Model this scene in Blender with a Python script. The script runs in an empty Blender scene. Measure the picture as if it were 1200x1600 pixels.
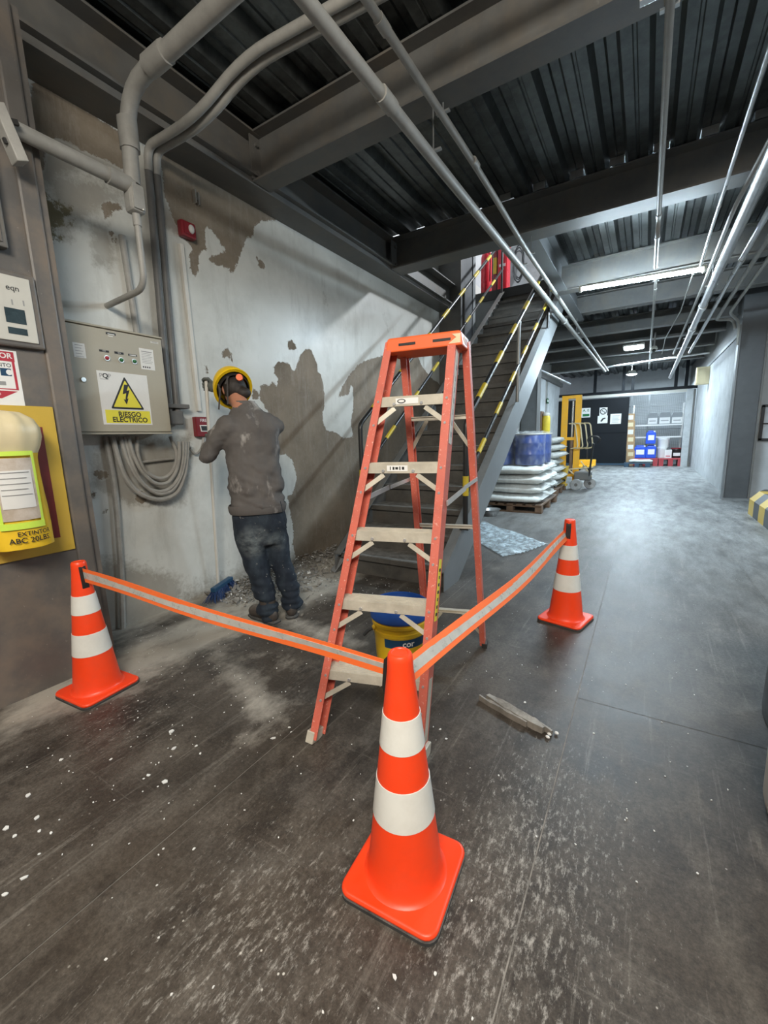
import bpy, bmesh, math, random
import numpy as np
from mathutils import Vector, Matrix
from mathutils.noise import noise as pnoise
random.seed(7)
SC = bpy.context.scene
COL = SC.collection

# ------------------------------------------------------------------ camera
YAW, PITCH, ROLL, FPX, CAMZ = .5565, .1730, .0306, 654.5, 1.25
def cam_axes(a, b, c):
    f = np.array([-math.sin(a)*math.cos(b), math.cos(a)*math.cos(b), -math.sin(b)])
    r0 = np.array([math.cos(a), math.sin(a), 0.]); d0 = np.cross(f, r0)
    return r0*math.cos(c)+d0*math.sin(c), -r0*math.sin(c)+d0*math.cos(c), f
CR, CD, CF = cam_axes(YAW, PITCH, ROLL)
cam = bpy.data.cameras.new('camera'); camo = bpy.data.objects.new('camera', cam); COL.objects.link(camo)
cam.sensor_fit = 'HORIZONTAL'; cam.sensor_width = 36; cam.lens = FPX/1200*36; cam.clip_start = .05; cam.clip_end = 200
camo.matrix_world = Matrix(((CR[0], -CD[0], -CF[0], 0), (CR[1], -CD[1], -CF[1], 0), (CR[2], -CD[2], -CF[2], CAMZ), (0, 0, 0, 1)))
SC.camera = camo

# ------------------------------------------------------------------ world, lights, exposure
wd = bpy.data.worlds.new('world'); SC.world = wd; wd.use_nodes = True
wd.node_tree.nodes['Background'].inputs[0].default_value = (.80, .88, 1, 1)
wd.node_tree.nodes['Background'].inputs[1].default_value = .25
SC.view_settings.view_transform = 'Standard'; SC.view_settings.look = 'None'
SC.view_settings.gamma = 1; SC.view_settings.use_curve_mapping = False
SC.view_settings.exposure = 0.2
def area(name, loc, aim, sx, sy, power, color):
    l = bpy.data.lights.new(name, 'AREA'); l.shape = 'RECTANGLE'; l.size = sx; l.size_y = sy; l.energy = power; l.color = color
    o = bpy.data.objects.new(name, l); COL.objects.link(o); o.location = loc
    o.rotation_euler = (Vector(aim)-Vector(loc)).to_track_quat('-Z', 'Y').to_euler(); return o
WARM = (1, .93, .82); COOL = (.70, .87, 1)
area('lamp_behind', (.7, -1.2, 3.2), (-.9, 1.8, .6), 1.6, .9, 180, WARM)
area('lamp_behind_left', (-1.9, -1.2, 3.2), (-1.9, -1.2, 0), 1.3, .5, 26, WARM)
area('lamp_upstairs', (.3, 9.0, 6.0), (-3.0, 5.0, 3.2), .3, .3, 260, (.9, .95, 1))
area('lamp_corridor_right', (2.9, 4.2, 3.2), (2.2, 4.4, 0), 1.3, .3, 90, COOL)
area('fill_cage', (.2, 18.9, 3.3), (.2, 18.9, 0), 1.3, .5, 90, COOL)  # added fill that brightens the far cage end, no fixture there
area('lamp_corridor_far', (-.2, 14.6, 3.28), (-.2, 14.6, 0), 1.3, .3, 260, COOL)

# ------------------------------------------------------------------ helpers
def ray(x, y): return (CR*(x-600)/FPX + CD*(y-800)/FPX + CF)
C0 = np.array([0, 0, CAMZ])
def at(x, y, ax, v):                      # the point of plane (axis ax = v) seen at photo pixel x, y
    d = ray(x, y); return Vector(C0 + d*((v-C0[ax])/d[ax]))
def atr(x, y, r):                         # the point at horizontal distance r from the camera
    d = ray(x, y); return Vector(C0 + d*(r/math.hypot(d[0], d[1])))
ORG = {}
def V(*a): return Vector(a)
def tagset(o, label=None, cat=None, group=None, kind=None):
    if label: o['label'] = label
    if cat: o['category'] = cat
    if group: o['group'] = group
    if kind: o['kind'] = kind
    return o
def thing(name, label, cat, loc=(0, 0, 0), group=None, rot=0, local=False):
    o = bpy.data.objects.new(name, None); COL.objects.link(o); o.location = loc; o.rotation_euler = (0, 0, rot)
    o.empty_display_size = .1
    ORG[o] = Vector((0, 0, 0)) if local else Vector(loc)
    return tagset(o, label, cat, group)
class MB:
    def __init__(s): s.v = []; s.f = []; s.mi = []; s.cur = 0
    def add(s, vs, fs):
        n = len(s.v); s.v += [tuple(p) for p in vs]
        for f in fs: s.f.append(tuple(i+n for i in f)); s.mi.append(s.cur)
        return s
    def box(s, x0, x1, y0, y1, z0, z1):
        return s.add([(x0,y0,z0),(x1,y0,z0),(x1,y1,z0),(x0,y1,z0),(x0,y0,z1),(x1,y0,z1),(x1,y1,z1),(x0,y1,z1)],
            [(0,3,2,1),(4,5,6,7),(0,1,5,4),(1,2,6,5),(2,3,7,6),(3,0,4,7)])
    def obox(s, c, a, b, d):               # centre and three half-axis vectors
        c, a, b, d = map(Vector, (c, a, b, d))
        P = [c+i*a+j*b+k*d for k in (-1, 1) for (i, j) in ((-1,-1),(1,-1),(1,1),(-1,1))]
        F = [(0,3,2,1),(4,5,6,7),(0,1,5,4),(1,2,6,5),(2,3,7,6),(3,0,4,7)]
        if a.cross(b).dot(d) < 0: F = [tuple(reversed(f)) for f in F]
        return s.add(P, F)
    def bar(s, p0, p1, w, h, side=(1, 0, 0)):   # w along side, h along the remaining axis
        p0, p1 = Vector(p0), Vector(p1); d = p1-p0; L = d.length; d.normalize()
        a = Vector(side); a = (a-d*a.dot(d)).normalized(); b = d.cross(a)
        return s.obox((p0+p1)/2, a*w/2, b*h/2, d*L/2)
    def frames(s, pts):
        pts = [Vector(p) for p in pts]; n = len(pts); T = []
        for i in range(n):
            t = (pts[min(i+1, n-1)]-pts[max(i-1, 0)]); T.append(t.normalized())
        u = T[0].orthogonal().normalized(); out = []
        for i in range(n):
            u = (u-T[i]*u.dot(T[i])).normalized(); out.append((pts[i], u, T[i].cross(u)))
        return out
    def tube(s, pts, r, n=8, cap=True):
        fr = s.frames(pts); rr = r if isinstance(r, (list, tuple)) else [r]*len(fr); vs = []; fs = []
        for (p, u, w), q in zip(fr, rr):
            for k in range(n):
                t = 2*math.pi*k/n; vs.append(p+(u*math.cos(t)+w*math.sin(t))*q)
        m = len(fr)
        for i in range(m-1):
            for k in range(n):
                a, b = i*n+k, i*n+(k+1) % n; fs.append((a, b, b+n, a+n))
        if cap: fs.append(tuple(range(n-1, -1, -1))); fs.append(tuple(range((m-1)*n, m*n)))
        return s.add(vs, fs)
    def cyl(s, p0, p1, r0, r1=None, n=12): return s.tube([p0, p1], [r0, r0 if r1 is None else r1], n)
    def lathe(s, prof, n=24, c=(0, 0, 0), cap=True, sx=1, sy=1):
        c = Vector(c); vs = []; fs = []; m = len(prof)
        for (r, z) in prof:
            for k in range(n):
                t = 2*math.pi*k/n; vs.append(c+Vector((r*math.cos(t)*sx, r*math.sin(t)*sy, z)))
        for i in range(m-1):
            for k in range(n):
                a, b = i*n+k, i*n+(k+1) % n; fs.append((a, b, b+n, a+n))
        if cap: fs.append(tuple(range(n-1, -1, -1))); fs.append(tuple(range((m-1)*n, m*n)))
        return s.add(vs, fs)
    def prism(s, poly, o, u, v, t):         # polygon in plane o + x*u + y*v, extruded by vector t
        o, u, v, t = map(Vector, (o, u, v, t)); n = len(poly)
        A = [o+u*x+v*y for x, y in poly]; B = [p+t for p in A]
        F = [tuple(range(n-1, -1, -1)), tuple(range(n, 2*n))]+[(i, (i+1) % n, n+(i+1) % n, n+i) for i in range(n)]
        area2 = sum(poly[i][0]*poly[(i+1) % n][1]-poly[(i+1) % n][0]*poly[i][1] for i in range(n))
        if area2*u.cross(v).dot(t) < 0: F = [tuple(reversed(f)) for f in F]
        return s.add(A+B, F)
    def ell(s, c, a, b, d, n=16, m=10):       # ellipsoid of three half-axis vectors
        c, a, b, d = map(Vector, (c, a, b, d)); vs = []; fs = []
        for i in range(m+1):
            ph = math.pi*(i/m-.5)*.998
            for k in range(n):
                t = 2*math.pi*k/n; vs.append(c+(a*math.cos(t)+b*math.sin(t))*math.cos(ph)+d*math.sin(ph))
        for i in range(m):
            for k in range(n):
                p, q = i*n+k, i*n+(k+1) % n; fs.append((p, q, q+n, p+n))
        fs.append(tuple(range(n-1, -1, -1))); fs.append(tuple(range(m*n, (m+1)*n)))
        if a.cross(b).dot(d) < 0: fs = [tuple(reversed(f)) for f in fs]
        return s.add(vs, fs)
    def loft(s, rings, cap=True):
        n = len(rings[0]); vs = [p for r in rings for p in r]; fs = []
        for i in range(len(rings)-1):
            for k in range(n):
                a, b = i*n+k, i*n+(k+1) % n; fs.append((a, b, b+n, a+n))
        if cap: fs.append(tuple(range(n-1, -1, -1))); fs.append(tuple(range((len(rings)-1)*n, len(rings)*n)))
        return s.add(vs, fs)
    def build(s, name, mat, parent=None, smooth=False, bev=0, label=None, kind=None, ang=.7, seg=2):
        me = bpy.data.meshes.new(name); og = ORG.get(parent, Vector((0, 0, 0))) if parent else Vector((0, 0, 0))
        me.from_pydata([(p[0]-og.x, p[1]-og.y, p[2]-og.z) for p in s.v], [], s.f)
        mats = mat if isinstance(mat, (list, tuple)) else [mat]
        for m in mats: me.materials.append(m)
        if len(mats) > 1: me.polygons.foreach_set('material_index', s.mi)
        me.validate(); me.update()
        if smooth: me.shade_smooth(); me.set_sharp_from_angle(angle=ang)
        o = bpy.data.objects.new(name, me); COL.objects.link(o)
        if parent: o.parent = parent; ORG[o] = og
        else: ORG[o] = Vector((0, 0, 0))
        if bev:
            b = o.modifiers.new('bevel', 'BEVEL'); b.width = bev; b.segments = seg; b.limit_method = 'ANGLE'; b.angle_limit = .6
        return tagset(o, label, None, None, kind)
def copy_tree(o, parent=None):
    c = o.copy(); COL.objects.link(c)
    if parent: c.parent = parent
    for ch in [x for x in bpy.data.objects if x.parent == o]: copy_tree(ch, c)
    return c
def fuse(mb, voxel, it=6, fac=.5, deform=None):   # one continuous skin over overlapping solids
    me = bpy.data.meshes.new('t'); me.from_pydata([tuple(p) for p in mb.v], [], mb.f)
    bm = bmesh.new(); bm.from_mesh(me); bmesh.ops.recalc_face_normals(bm, faces=bm.faces); bm.to_mesh(me); bm.free()
    o = bpy.data.objects.new('t', me); COL.objects.link(o)
    r = o.modifiers.new('r', 'REMESH'); r.mode = 'VOXEL'; r.voxel_size = voxel
    q = o.modifiers.new('s', 'SMOOTH'); q.factor = fac; q.iterations = it
    dg = bpy.context.evaluated_depsgraph_get(); dg.update()
    m2 = bpy.data.meshes.new_from_object(o.evaluated_get(dg))
    out = MB()
    nr = [v.normal.copy() for v in m2.vertices]
    out.v = [tuple(v.co+(nr[i]*deform(v.co) if deform else Vector((0, 0, 0)))) for i, v in enumerate(m2.vertices)]
    out.f = [tuple(p.vertices) for p in m2.polygons]; out.mi = [0]*len(out.f)
    bpy.data.objects.remove(o); bpy.data.meshes.remove(me); bpy.data.meshes.remove(m2)
    return out
def textmb(body, size, o, u, v, depth=.0006, bold=0., align='CENTER', wrap=None, xs=1.):
    c = bpy.data.curves.new('t', 'FONT'); c.body = body; c.size = size; c.align_x = align; c.align_y = 'CENTER'
    c.offset = bold*size; c.resolution_u = 3; c.space_line = .95
    ob = bpy.data.objects.new('t', c); COL.objects.link(ob)
    dg = bpy.context.evaluated_depsgraph_get(); dg.update()
    me = bpy.data.meshes.new_from_object(ob.evaluated_get(dg))
    o, u, v = map(Vector, (o, u, v)); n = u.cross(v); out = MB()
    for p in me.vertices:
        if wrap:                             # wrap = (axis point, radius, angle at text centre)
            a = wrap[2]+p.co.x*xs/wrap[1]; q = Vector((wrap[0][0]+math.cos(a)*(wrap[1]+depth), wrap[0][1]+math.sin(a)*(wrap[1]+depth), wrap[0][2]+p.co.y))
        else: q = o+u*p.co.x*xs+v*p.co.y+n*depth
        out.v.append(tuple(q))
    out.f = [tuple(p.vertices) for p in me.polygons]; out.mi = [0]*len(out.f)
    bpy.data.objects.remove(ob); bpy.data.curves.remove(c); bpy.data.meshes.remove(me)
    return out
def arc(pts, r=.1, n=5):                     # polyline with rounded corners
    pts = [Vector(p) for p in pts]; out = [pts[0]]
    for i in range(1, len(pts)-1):
        a, b, c = pts[i-1], pts[i], pts[i+1]
        ra = min(r, (a-b).length*.48, (c-b).length*.48)
        p, q = b+(a-b).normalized()*ra, b+(c-b).normalized()*ra
        for k in range(n+1):
            t = k/n; out.append(p*(1-t)**2+b*2*t*(1-t)+q*t*t)
    return out+[pts[-1]]

# ------------------------------------------------------------------ materials
class NT:
    def __init__(s, name):
        s.m = bpy.data.materials.new(name); s.m.use_nodes = True; s.t = s.m.node_tree; s.b = s.t.nodes['Principled BSDF']
        s.tc = s.t.nodes.new('ShaderNodeTexCoord')
    def n(s, typ, **k):
        o = s.t.nodes.new('ShaderNode'+typ)
        for a, b in k.items(): setattr(o, a, b)
        return o
    def l(s, a, b): s.t.links.new(a, b)
    def set(s, sock, v):
        if isinstance(v, (int, float)): sock.default_value = v
        elif isinstance(v, (tuple, list)): sock.default_value = tuple(v)+((1,) if len(v) == 3 and len(sock.default_value) == 4 else ())
        else: s.l(v, sock)
    def noise(s, scale, detail=4, rough=.6, vec=None, stretch=None, rot=None, dist=0):
        o = s.n('TexNoise'); o.inputs['Scale'].default_value = scale; o.inputs['Detail'].default_value = detail
        o.inputs['Roughness'].default_value = rough; o.inputs['Distortion'].default_value = dist
        v = vec or s.geo()
        if stretch:
            mp = s.n('Mapping'); mp.inputs['Scale'].default_value = stretch
            if rot: mp.inputs['Rotation'].default_value = rot
            s.l(v, mp.inputs[0]); v = mp.outputs[0]
        s.l(v, o.inputs['Vector']); return o.outputs['Fac']
    def geo(s): return s.tc.outputs['Object']
    def ramp(s, fac, a, b, ca=0., cb=1.):
        o = s.n('MapRange', clamp=True); s.set(o.inputs[0], fac); o.inputs[1].default_value = a; o.inputs[2].default_value = b
        o.inputs[3].default_value = ca; o.inputs[4].default_value = cb; return o.outputs[0]
    def math(s, op, a, b=0.):
        o = s.n('Math', operation=op); s.set(o.inputs[0], a); s.set(o.inputs[1], b); return o.outputs[0]
    def mix(s, f, a, b):
        o = s.n('Mix', data_type='RGBA'); s.set(o.inputs[0], f); s.set(o.inputs[6], a); s.set(o.inputs[7], b); return o.outputs[2]
    def mul(s, a, b):
        o = s.n('Mix', data_type='RGBA', blend_type='MULTIPLY'); o.inputs[0].default_value = 1; s.set(o.inputs[6], a); s.set(o.inputs[7], b); return o.outputs[2]
    def attr(s, name):
        o = s.n('Attribute', attribute_name=name); return o.outputs['Fac']
    def bump(s, h, strength=.3, dist=.01):
        o = s.n('Bump'); o.inputs['Strength'].default_value = strength; o.inputs['Distance'].default_value = dist; s.l(h, o.inputs['Height'])
        s.l(o.outputs[0], s.b.inputs['Normal'])
    def out(s, col=None, rough=None, metal=None):
        if col is not None: s.set(s.b.inputs['Base Color'], col)
        if rough is not None: s.set(s.b.inputs['Roughness'], rough)
        if metal is not None: s.set(s.b.inputs['Metallic'], metal)
        return s.m
def pm(name, col, rough=.55, metal=0, var=.18, scale=9, dust=0., wear=None, bump=.08, bscale=60, spec=None, stain=None):
    s = NT(name); n1 = s.noise(scale, 5, .65)
    c = s.mix(s.ramp(n1, .25, .75), tuple(x*(1-var) for x in col), tuple(min(1, x*(1+var)) for x in col))
    if wear: c = s.mix(s.ramp(s.noise(wear[1], 6, .7), wear[2], wear[2]+.06), c, wear[0])   # chips and scuffs
    if stain: c = s.mix(s.ramp(s.noise(stain[1], 5, .7), .45, .75, 0, stain[2]), c, stain[0])
    if dust:                                                     # settled plaster dust on upward faces
        g = s.n('NewGeometry'); sx = s.n('SeparateXYZ'); s.l(g.outputs['Normal'], sx.inputs[0])
        f = s.math('MULTIPLY', s.ramp(sx.outputs[2], .3, .95, .12, 1), s.ramp(s.noise(14, 6, .7), .3, .7, 0, dust))
        c = s.mix(f, c, (.50, .48, .44))
    if bump: s.bump(s.noise(bscale, 4, .6), bump, .004)
    if spec is not None: s.b.inputs['Specular IOR Level'].default_value = spec
    return s.out(c, s.ramp(n1, .2, .8, max(0, rough-.08), min(1, rough+.08)), metal)
def emis(name, col, st):
    s = NT(name); s.b.inputs['Emission Color'].default_value = tuple(col)+(1,); s.b.inputs['Emission Strength'].default_value = st
    return s.out(col, .5)
M = {}
M['steel'] = pm('grey_painted_steel', (.115, .115, .11), .5, 0, .22, 4, stain=((.17, .145, .115), 3.5, .7), wear=((.20, .195, .185), 16, .66))
M['steel_dark'] = pm('dark_grey_steel', (.075, .08, .085), .5, 0, .2, 4)
M['column'] = pm('worn_grey_column_paint', (.130, .120, .110), .45, 0, .3, 2.2, stain=((.23, .17, .12), 2.2, .85), wear=((.34, .32, .28), 45, .66))
M['deck'] = pm('galvanised_deck', (.11, .12, .12), .38, .75, .45, 11, stain=((.05, .055, .05), 3, .6))
M['pipe'] = pm('grey_painted_conduit', (.30, .295, .275), .5, 0, .2, 7, dust=.5)
M['galv'] = pm('galvanised_pipe', (.50, .51, .51), .32, .7, .25, 9)
M['darkpipe'] = pm('dusty_dark_conduit', (.12, .12, .118), .5, 0, .2, 8, dust=.4)
M['cable'] = pm('dusty_grey_cable', (.30, .29, .265), .6, 0, .25, 12, dust=.4)
M['white_pvc'] = pm('white_plastic_duct', (.62, .60, .55), .45, 0, .08, 5)
M['cone'] = pm('orange_cone_plastic', (.95, .060, .010), .38, 0, .07, 5, bump=.03, stain=((.7, .09, .04), 6, .35))
M['band'] = pm('white_reflective_sleeve', (.74, .73, .68), .32, 0, .05, 6, bump=.02, stain=((.5, .46, .4), 9, .3))
M['black'] = pm('black_plastic', (.018, .018, .018), .4, 0, .2)
M['rubber'] = pm('black_rubber', (.03, .03, .03), .7, 0, .2, dust=.3)
M['tape'] = pm('orange_barrier_tape', (.95, .17, .035), .5, 0, .06, 6, bump=.02)
M['tape_mid'] = pm('grey_reflective_strip', (.56, .55, .51), .3, .2, .15, 22, bump=.05)
M['fibre'] = pm('orange_fibreglass', (.60, .125, .080), .5, 0, .2, 10, wear=((.74, .42, .34), 85, .60), dust=.4, stain=((.45, .10, .075), 5, .5))
M['fibre_old'] = pm('faded_fibreglass_web', (.42, .13, .10), .55, 0, .25, 9, dust=.5, stain=((.45, .32, .32), 6, .6))
M['cap'] = pm('orange_ladder_cap_plastic', (.85, .14, .035), .45, 0, .06, 6)
M['alu'] = pm('dirty_aluminium', (.56, .52, .43), .5, .15, .2, 12, dust=.5, stain=((.40, .34, .25), 16, .5))
M['alu_clean'] = pm('aluminium_spreader', (.6, .6, .6), .35, .6, .1)
M['yellow'] = pm('yellow_paint', (.62, .46, .03), .45, 0, .15, 8)
M['bucket'] = pm('yellow_bucket_plastic', (.80, .50, .015), .35, 0, .08, 4, stain=((.5, .36, .08), 9, .4))
M['blue'] = pm('blue_plastic', (.015, .075, .33), .35, 0, .12, 6)
M['bristle'] = pm('dark_blue_bristle', (.010, .035, .12), .6, 0, .2)
M['maroonprint'] = pm('maroon_board_paint', (.20, .025, .022), .5, 0, .15, 4)
M['navy'] = pm('navy_label', (.01, .055, .12), .45, 0, .1)
M['white'] = pm('white_print', (.80, .80, .78), .5, 0, .05, 5, bump=0)
M['ink'] = pm('black_print', (.02, .02, .02), .5, 0, .05, 5, bump=0)
M['ink2'] = pm('grey_print', (.30, .30, .30), .5, 0, .05, 5, bump=0)
M['redprint'] = pm('red_print', (.45, .03, .05), .45, 0, .08, 5, bump=0)
M['red'] = pm('red_gloss_paint', (.55, .02, .035), .3, 0, .12, 6)
M['redmaroon'] = pm('maroon_plastic', (.20, .015, .022), .35, 0, .1)
M['signyellow'] = pm('yellow_print', (.78, .70, .05), .45, 0, .05, 5, bump=0)
M['paper'] = pm('white_paper', (.72, .72, .70), .6, 0, .05, 8)
M['cabinet'] = pm('beige_cabinet_paint', (.40, .37, .295), .42, 0, .06, 3, stain=((.32, .29, .22), 3, .5))
M['tread'] = pm('worn_stair_steel', (.085, .08, .072), .5, .1, .35, 6, dust=.55, stain=((.15, .125, .10), 5, .6))
M['stringer'] = pm('grey_stringer_paint', (.17, .18, .185), .42, 0, .2, 3, dust=.15)
M['railblack'] = pm('black_rail_paint', (.02, .02, .02), .35, 0, .2)
M['railgrey'] = pm('worn_rail_paint', (.22, .22, .21), .35, .4, .2)
M['wood'] = pm('pallet_wood', (.17, .105, .065), .75, 0, .3, 9, dust=.25)
M['woodgrey'] = pm('weathered_wood', (.14, .125, .105), .8, 0, .3, 14, dust=.6)
M['sack'] = pm('white_woven_sack', (.66, .68, .65), .5, 0, .1, 12, bump=.4, bscale=120)
M['glove'] = pm('grey_work_glove', (.10, .11, .10), .8, 0, .2, 30)
M['skin'] = pm('skin', (.46, .21, .13), .5, 0, .1, 12)
M['hair'] = pm('black_hair', (.02, .015, .012), .6, 0, .3, 60, bump=.5, bscale=200)
M['helmet'] = pm('yellow_helmet_plastic', (.85, .55, .01), .3, 0, .05, 5)
M['boot'] = pm('dusty_brown_boot', (.042, .032, .026), .8, 0, .3, 20, dust=.35)
M['stacker'] = pm('yellow_stacker_paint', (.90, .45, .015), .4, 0, .08, 4, stain=((.5, .33, .14), 5, .4))
M['door_black'] = pm('black_door_paint', (.008, .010, .013), .6, 0, .25, 2, spec=.2)
M['carton'] = pm('cardboard', (.42, .27, .14), .7, 0, .12, 8)
M['redpallet'] = pm('red_plastic_pallet', (.42, .05, .06), .5, 0, .1)
M['bluepallet'] = pm('dark_blue_pallet', (.025, .06, .10), .5, 0, .1)
M['jerry'] = pm('bright_blue_plastic', (.01, .08, .62), .35, 0, .1)
M['greybox'] = pm('grey_storage_box', (.28, .30, .31), .5, 0, .1)
M['beige'] = pm('off_white_plastic', (.55, .54, .49), .5, 0, .06)
M['wallgrey'] = pm('pale_grey_wall_paint', (.50, .52, .53), .5, 0, .1, 1.5, stain=((.36, .37, .37), 2.5, .5))
M['wallwhite'] = pm('white_rough_wall', (.50, .52, .53), .6, 0, .12, 2, bump=.4, bscale=22, stain=((.30, .31, .31), 3.5, .75))
M['concrete'] = pm('raw_concrete', (.26, .25, .235), .8, 0, .2, 5)
M['slab'] = pm('slab_underside', (.05, .05, .05), .8)
M['lens'] = pm('grey_lens', (.5, .5, .48), .15, 0, .1)
M['steelbright'] = pm('bare_steel', (.6, .6, .58), .3, .8, .1)
M['lamp_red'] = pm('red_pilot_lamp', (.35, .03, .05), .2)
M['lamp_green'] = pm('green_pilot_lamp', (.03, .16, .06), .2)
M['screen'] = pm('dark_display', (.035, .055, .065), .15, 0, .3, 20)
M['cream'] = pm('cream_vinyl', (.70, .60, .38), .4, 0, .07, 6)
M['vinyl'] = pm('yellow_vinyl_cover', (.86, .56, .03), .35, 0, .08, 5, bump=.2, bscale=14)
M['neon'] = pm('lime_reflective_piping', (.62, .85, .10), .4, 0, .08)
M['board'] = pm('ochre_board_paint', (.60, .40, .05), .45, 0, .1, 3, stain=((.45, .30, .08), 3, .5))
M['clearpouch'] = pm('cloudy_document_pouch', (.52, .44, .36), .2, 0, .2, 14, stain=((.62, .6, .58), 7, .8))
M['tube'] = emis('lit_tube', (.72, .885, 1), 450)
M['tube2'] = emis('lit_panel', (.75, .9, 1), 130)
def shirt_mat():
    s = NT('dusty_grey_shirt'); a = s.noise(5, 4)
    c = s.mix(s.ramp(a, .3, .7), (.080, .073, .070), (.125, .114, .107))
    d = s.ramp(s.noise(10, 5, .6, None, (1, 1, .45), (0, .5, .6)), .57, .68, 0, .7)
    c = s.mix(s.math('MULTIPLY', d, s.ramp(s.noise(3.6, 2), .40, .56)), c, (.42, .40, .375))
    s.bump(s.noise(260, 2), .25, .002); return s.out(c, .85)
def jean_mat():
    s = NT('faded_blue_jeans'); a = s.noise(9, 5, .65, None, (1, 1, .5))
    c = s.mix(s.ramp(a, .45, .75), (.007, .013, .024), (.030, .046, .062))
    f = s.ramp(s.attr('fade'), .0, 1.); c = s.mix(s.math('MULTIPLY', f, s.ramp(s.noise(16, 6, .7, None, (1, 1, 1.8)), .36, .64, .10, .75)), c, (.19, .22, .225))
    c = s.mix(s.ramp(s.noise(40, 5), .66, .72, 0, .5), c, (.4, .39, .36))
    s.bump(s.noise(300, 2), .3, .002); return s.out(c, .85)
M['shirt'] = shirt_mat(); M['jeans'] = jean_mat()
def film(name, col, alpha, rough=.15):
    s = NT(name); a = s.noise(16, 5, .7, None, (1, 1, .6)); s.l(s.ramp(a, .42, .7, alpha*.45, min(1, alpha*1.9)), s.b.inputs['Alpha'])
    s.bump(a, .6, .01); return s.out(col, rough)
M['wrap'] = film('clear_stretch_film', (.82, .86, .88), .10)
M['sheet'] = film('crumpled_plastic_sheet', (.62, .74, .80), .62, .2)
def drum_mat():
    s = NT('blue_drum_plastic'); return s.out((.018, .05, .22), .28)
M['drum'] = drum_mat()

# ================================================================== STRUCTURE
XW, DECKZ = -3.06, 3.65
def sdf(P, poly):                            # signed distance of points to a closed polygon, positive inside
    P = np.asarray(P, float); A = np.asarray(poly, float); B = np.roll(A, -1, 0); d = np.full(len(P), 1e9); ins = np.zeros(len(P), bool)
    for a, b in zip(A, B):
        e = b-a; w = P-a; t = np.clip((w@e)/max(e@e, 1e-12), 0, 1); q = w-t[:, None]*e; d = np.minimum(d, (q*q).sum(1))
        c = ((a[1] <= P[:, 1]) & (b[1] > P[:, 1])) | ((b[1] <= P[:, 1]) & (a[1] > P[:, 1]))
        if abs(e[1]) > 1e-12: ins ^= c & (P[:, 0] < a[0]+(P[:, 1]-a[1])*e[0]/e[1])
    return np.where(ins, 1, -1)*np.sqrt(d)
def grid_mesh(name, us, vs, fn, mat, attrs, parent=None, kind=None):
    U, W = np.meshgrid(us, vs); P = np.stack([U.ravel(), W.ravel()], 1); n = len(us); m = len(vs)
    me = bpy.data.meshes.new(name); idx = np.arange(n*m).reshape(m, n)
    F = np.stack([idx[:-1, :-1], idx[:-1, 1:], idx[1:, 1:], idx[1:, :-1]], -1).reshape(-1, 4)
    me.from_pydata([fn(a, b) for a, b in P], [], F.tolist()); me.materials.append(mat)
    for k, f in attrs.items():
        a = me.attributes.new(k, 'FLOAT', 'POINT'); a.data.foreach_set('value', np.asarray(f(P), np.float32))
    me.update(); o = bpy.data.objects.new(name, me); COL.objects.link(o); ORG[o] = Vector((0, 0, 0))
    if parent: o.parent = parent
    return tagset(o, kind=kind)
def nz(P, s, off=0): return np.array([pnoise((x*s+off, y*s, off)) for x, y in P])

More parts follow.
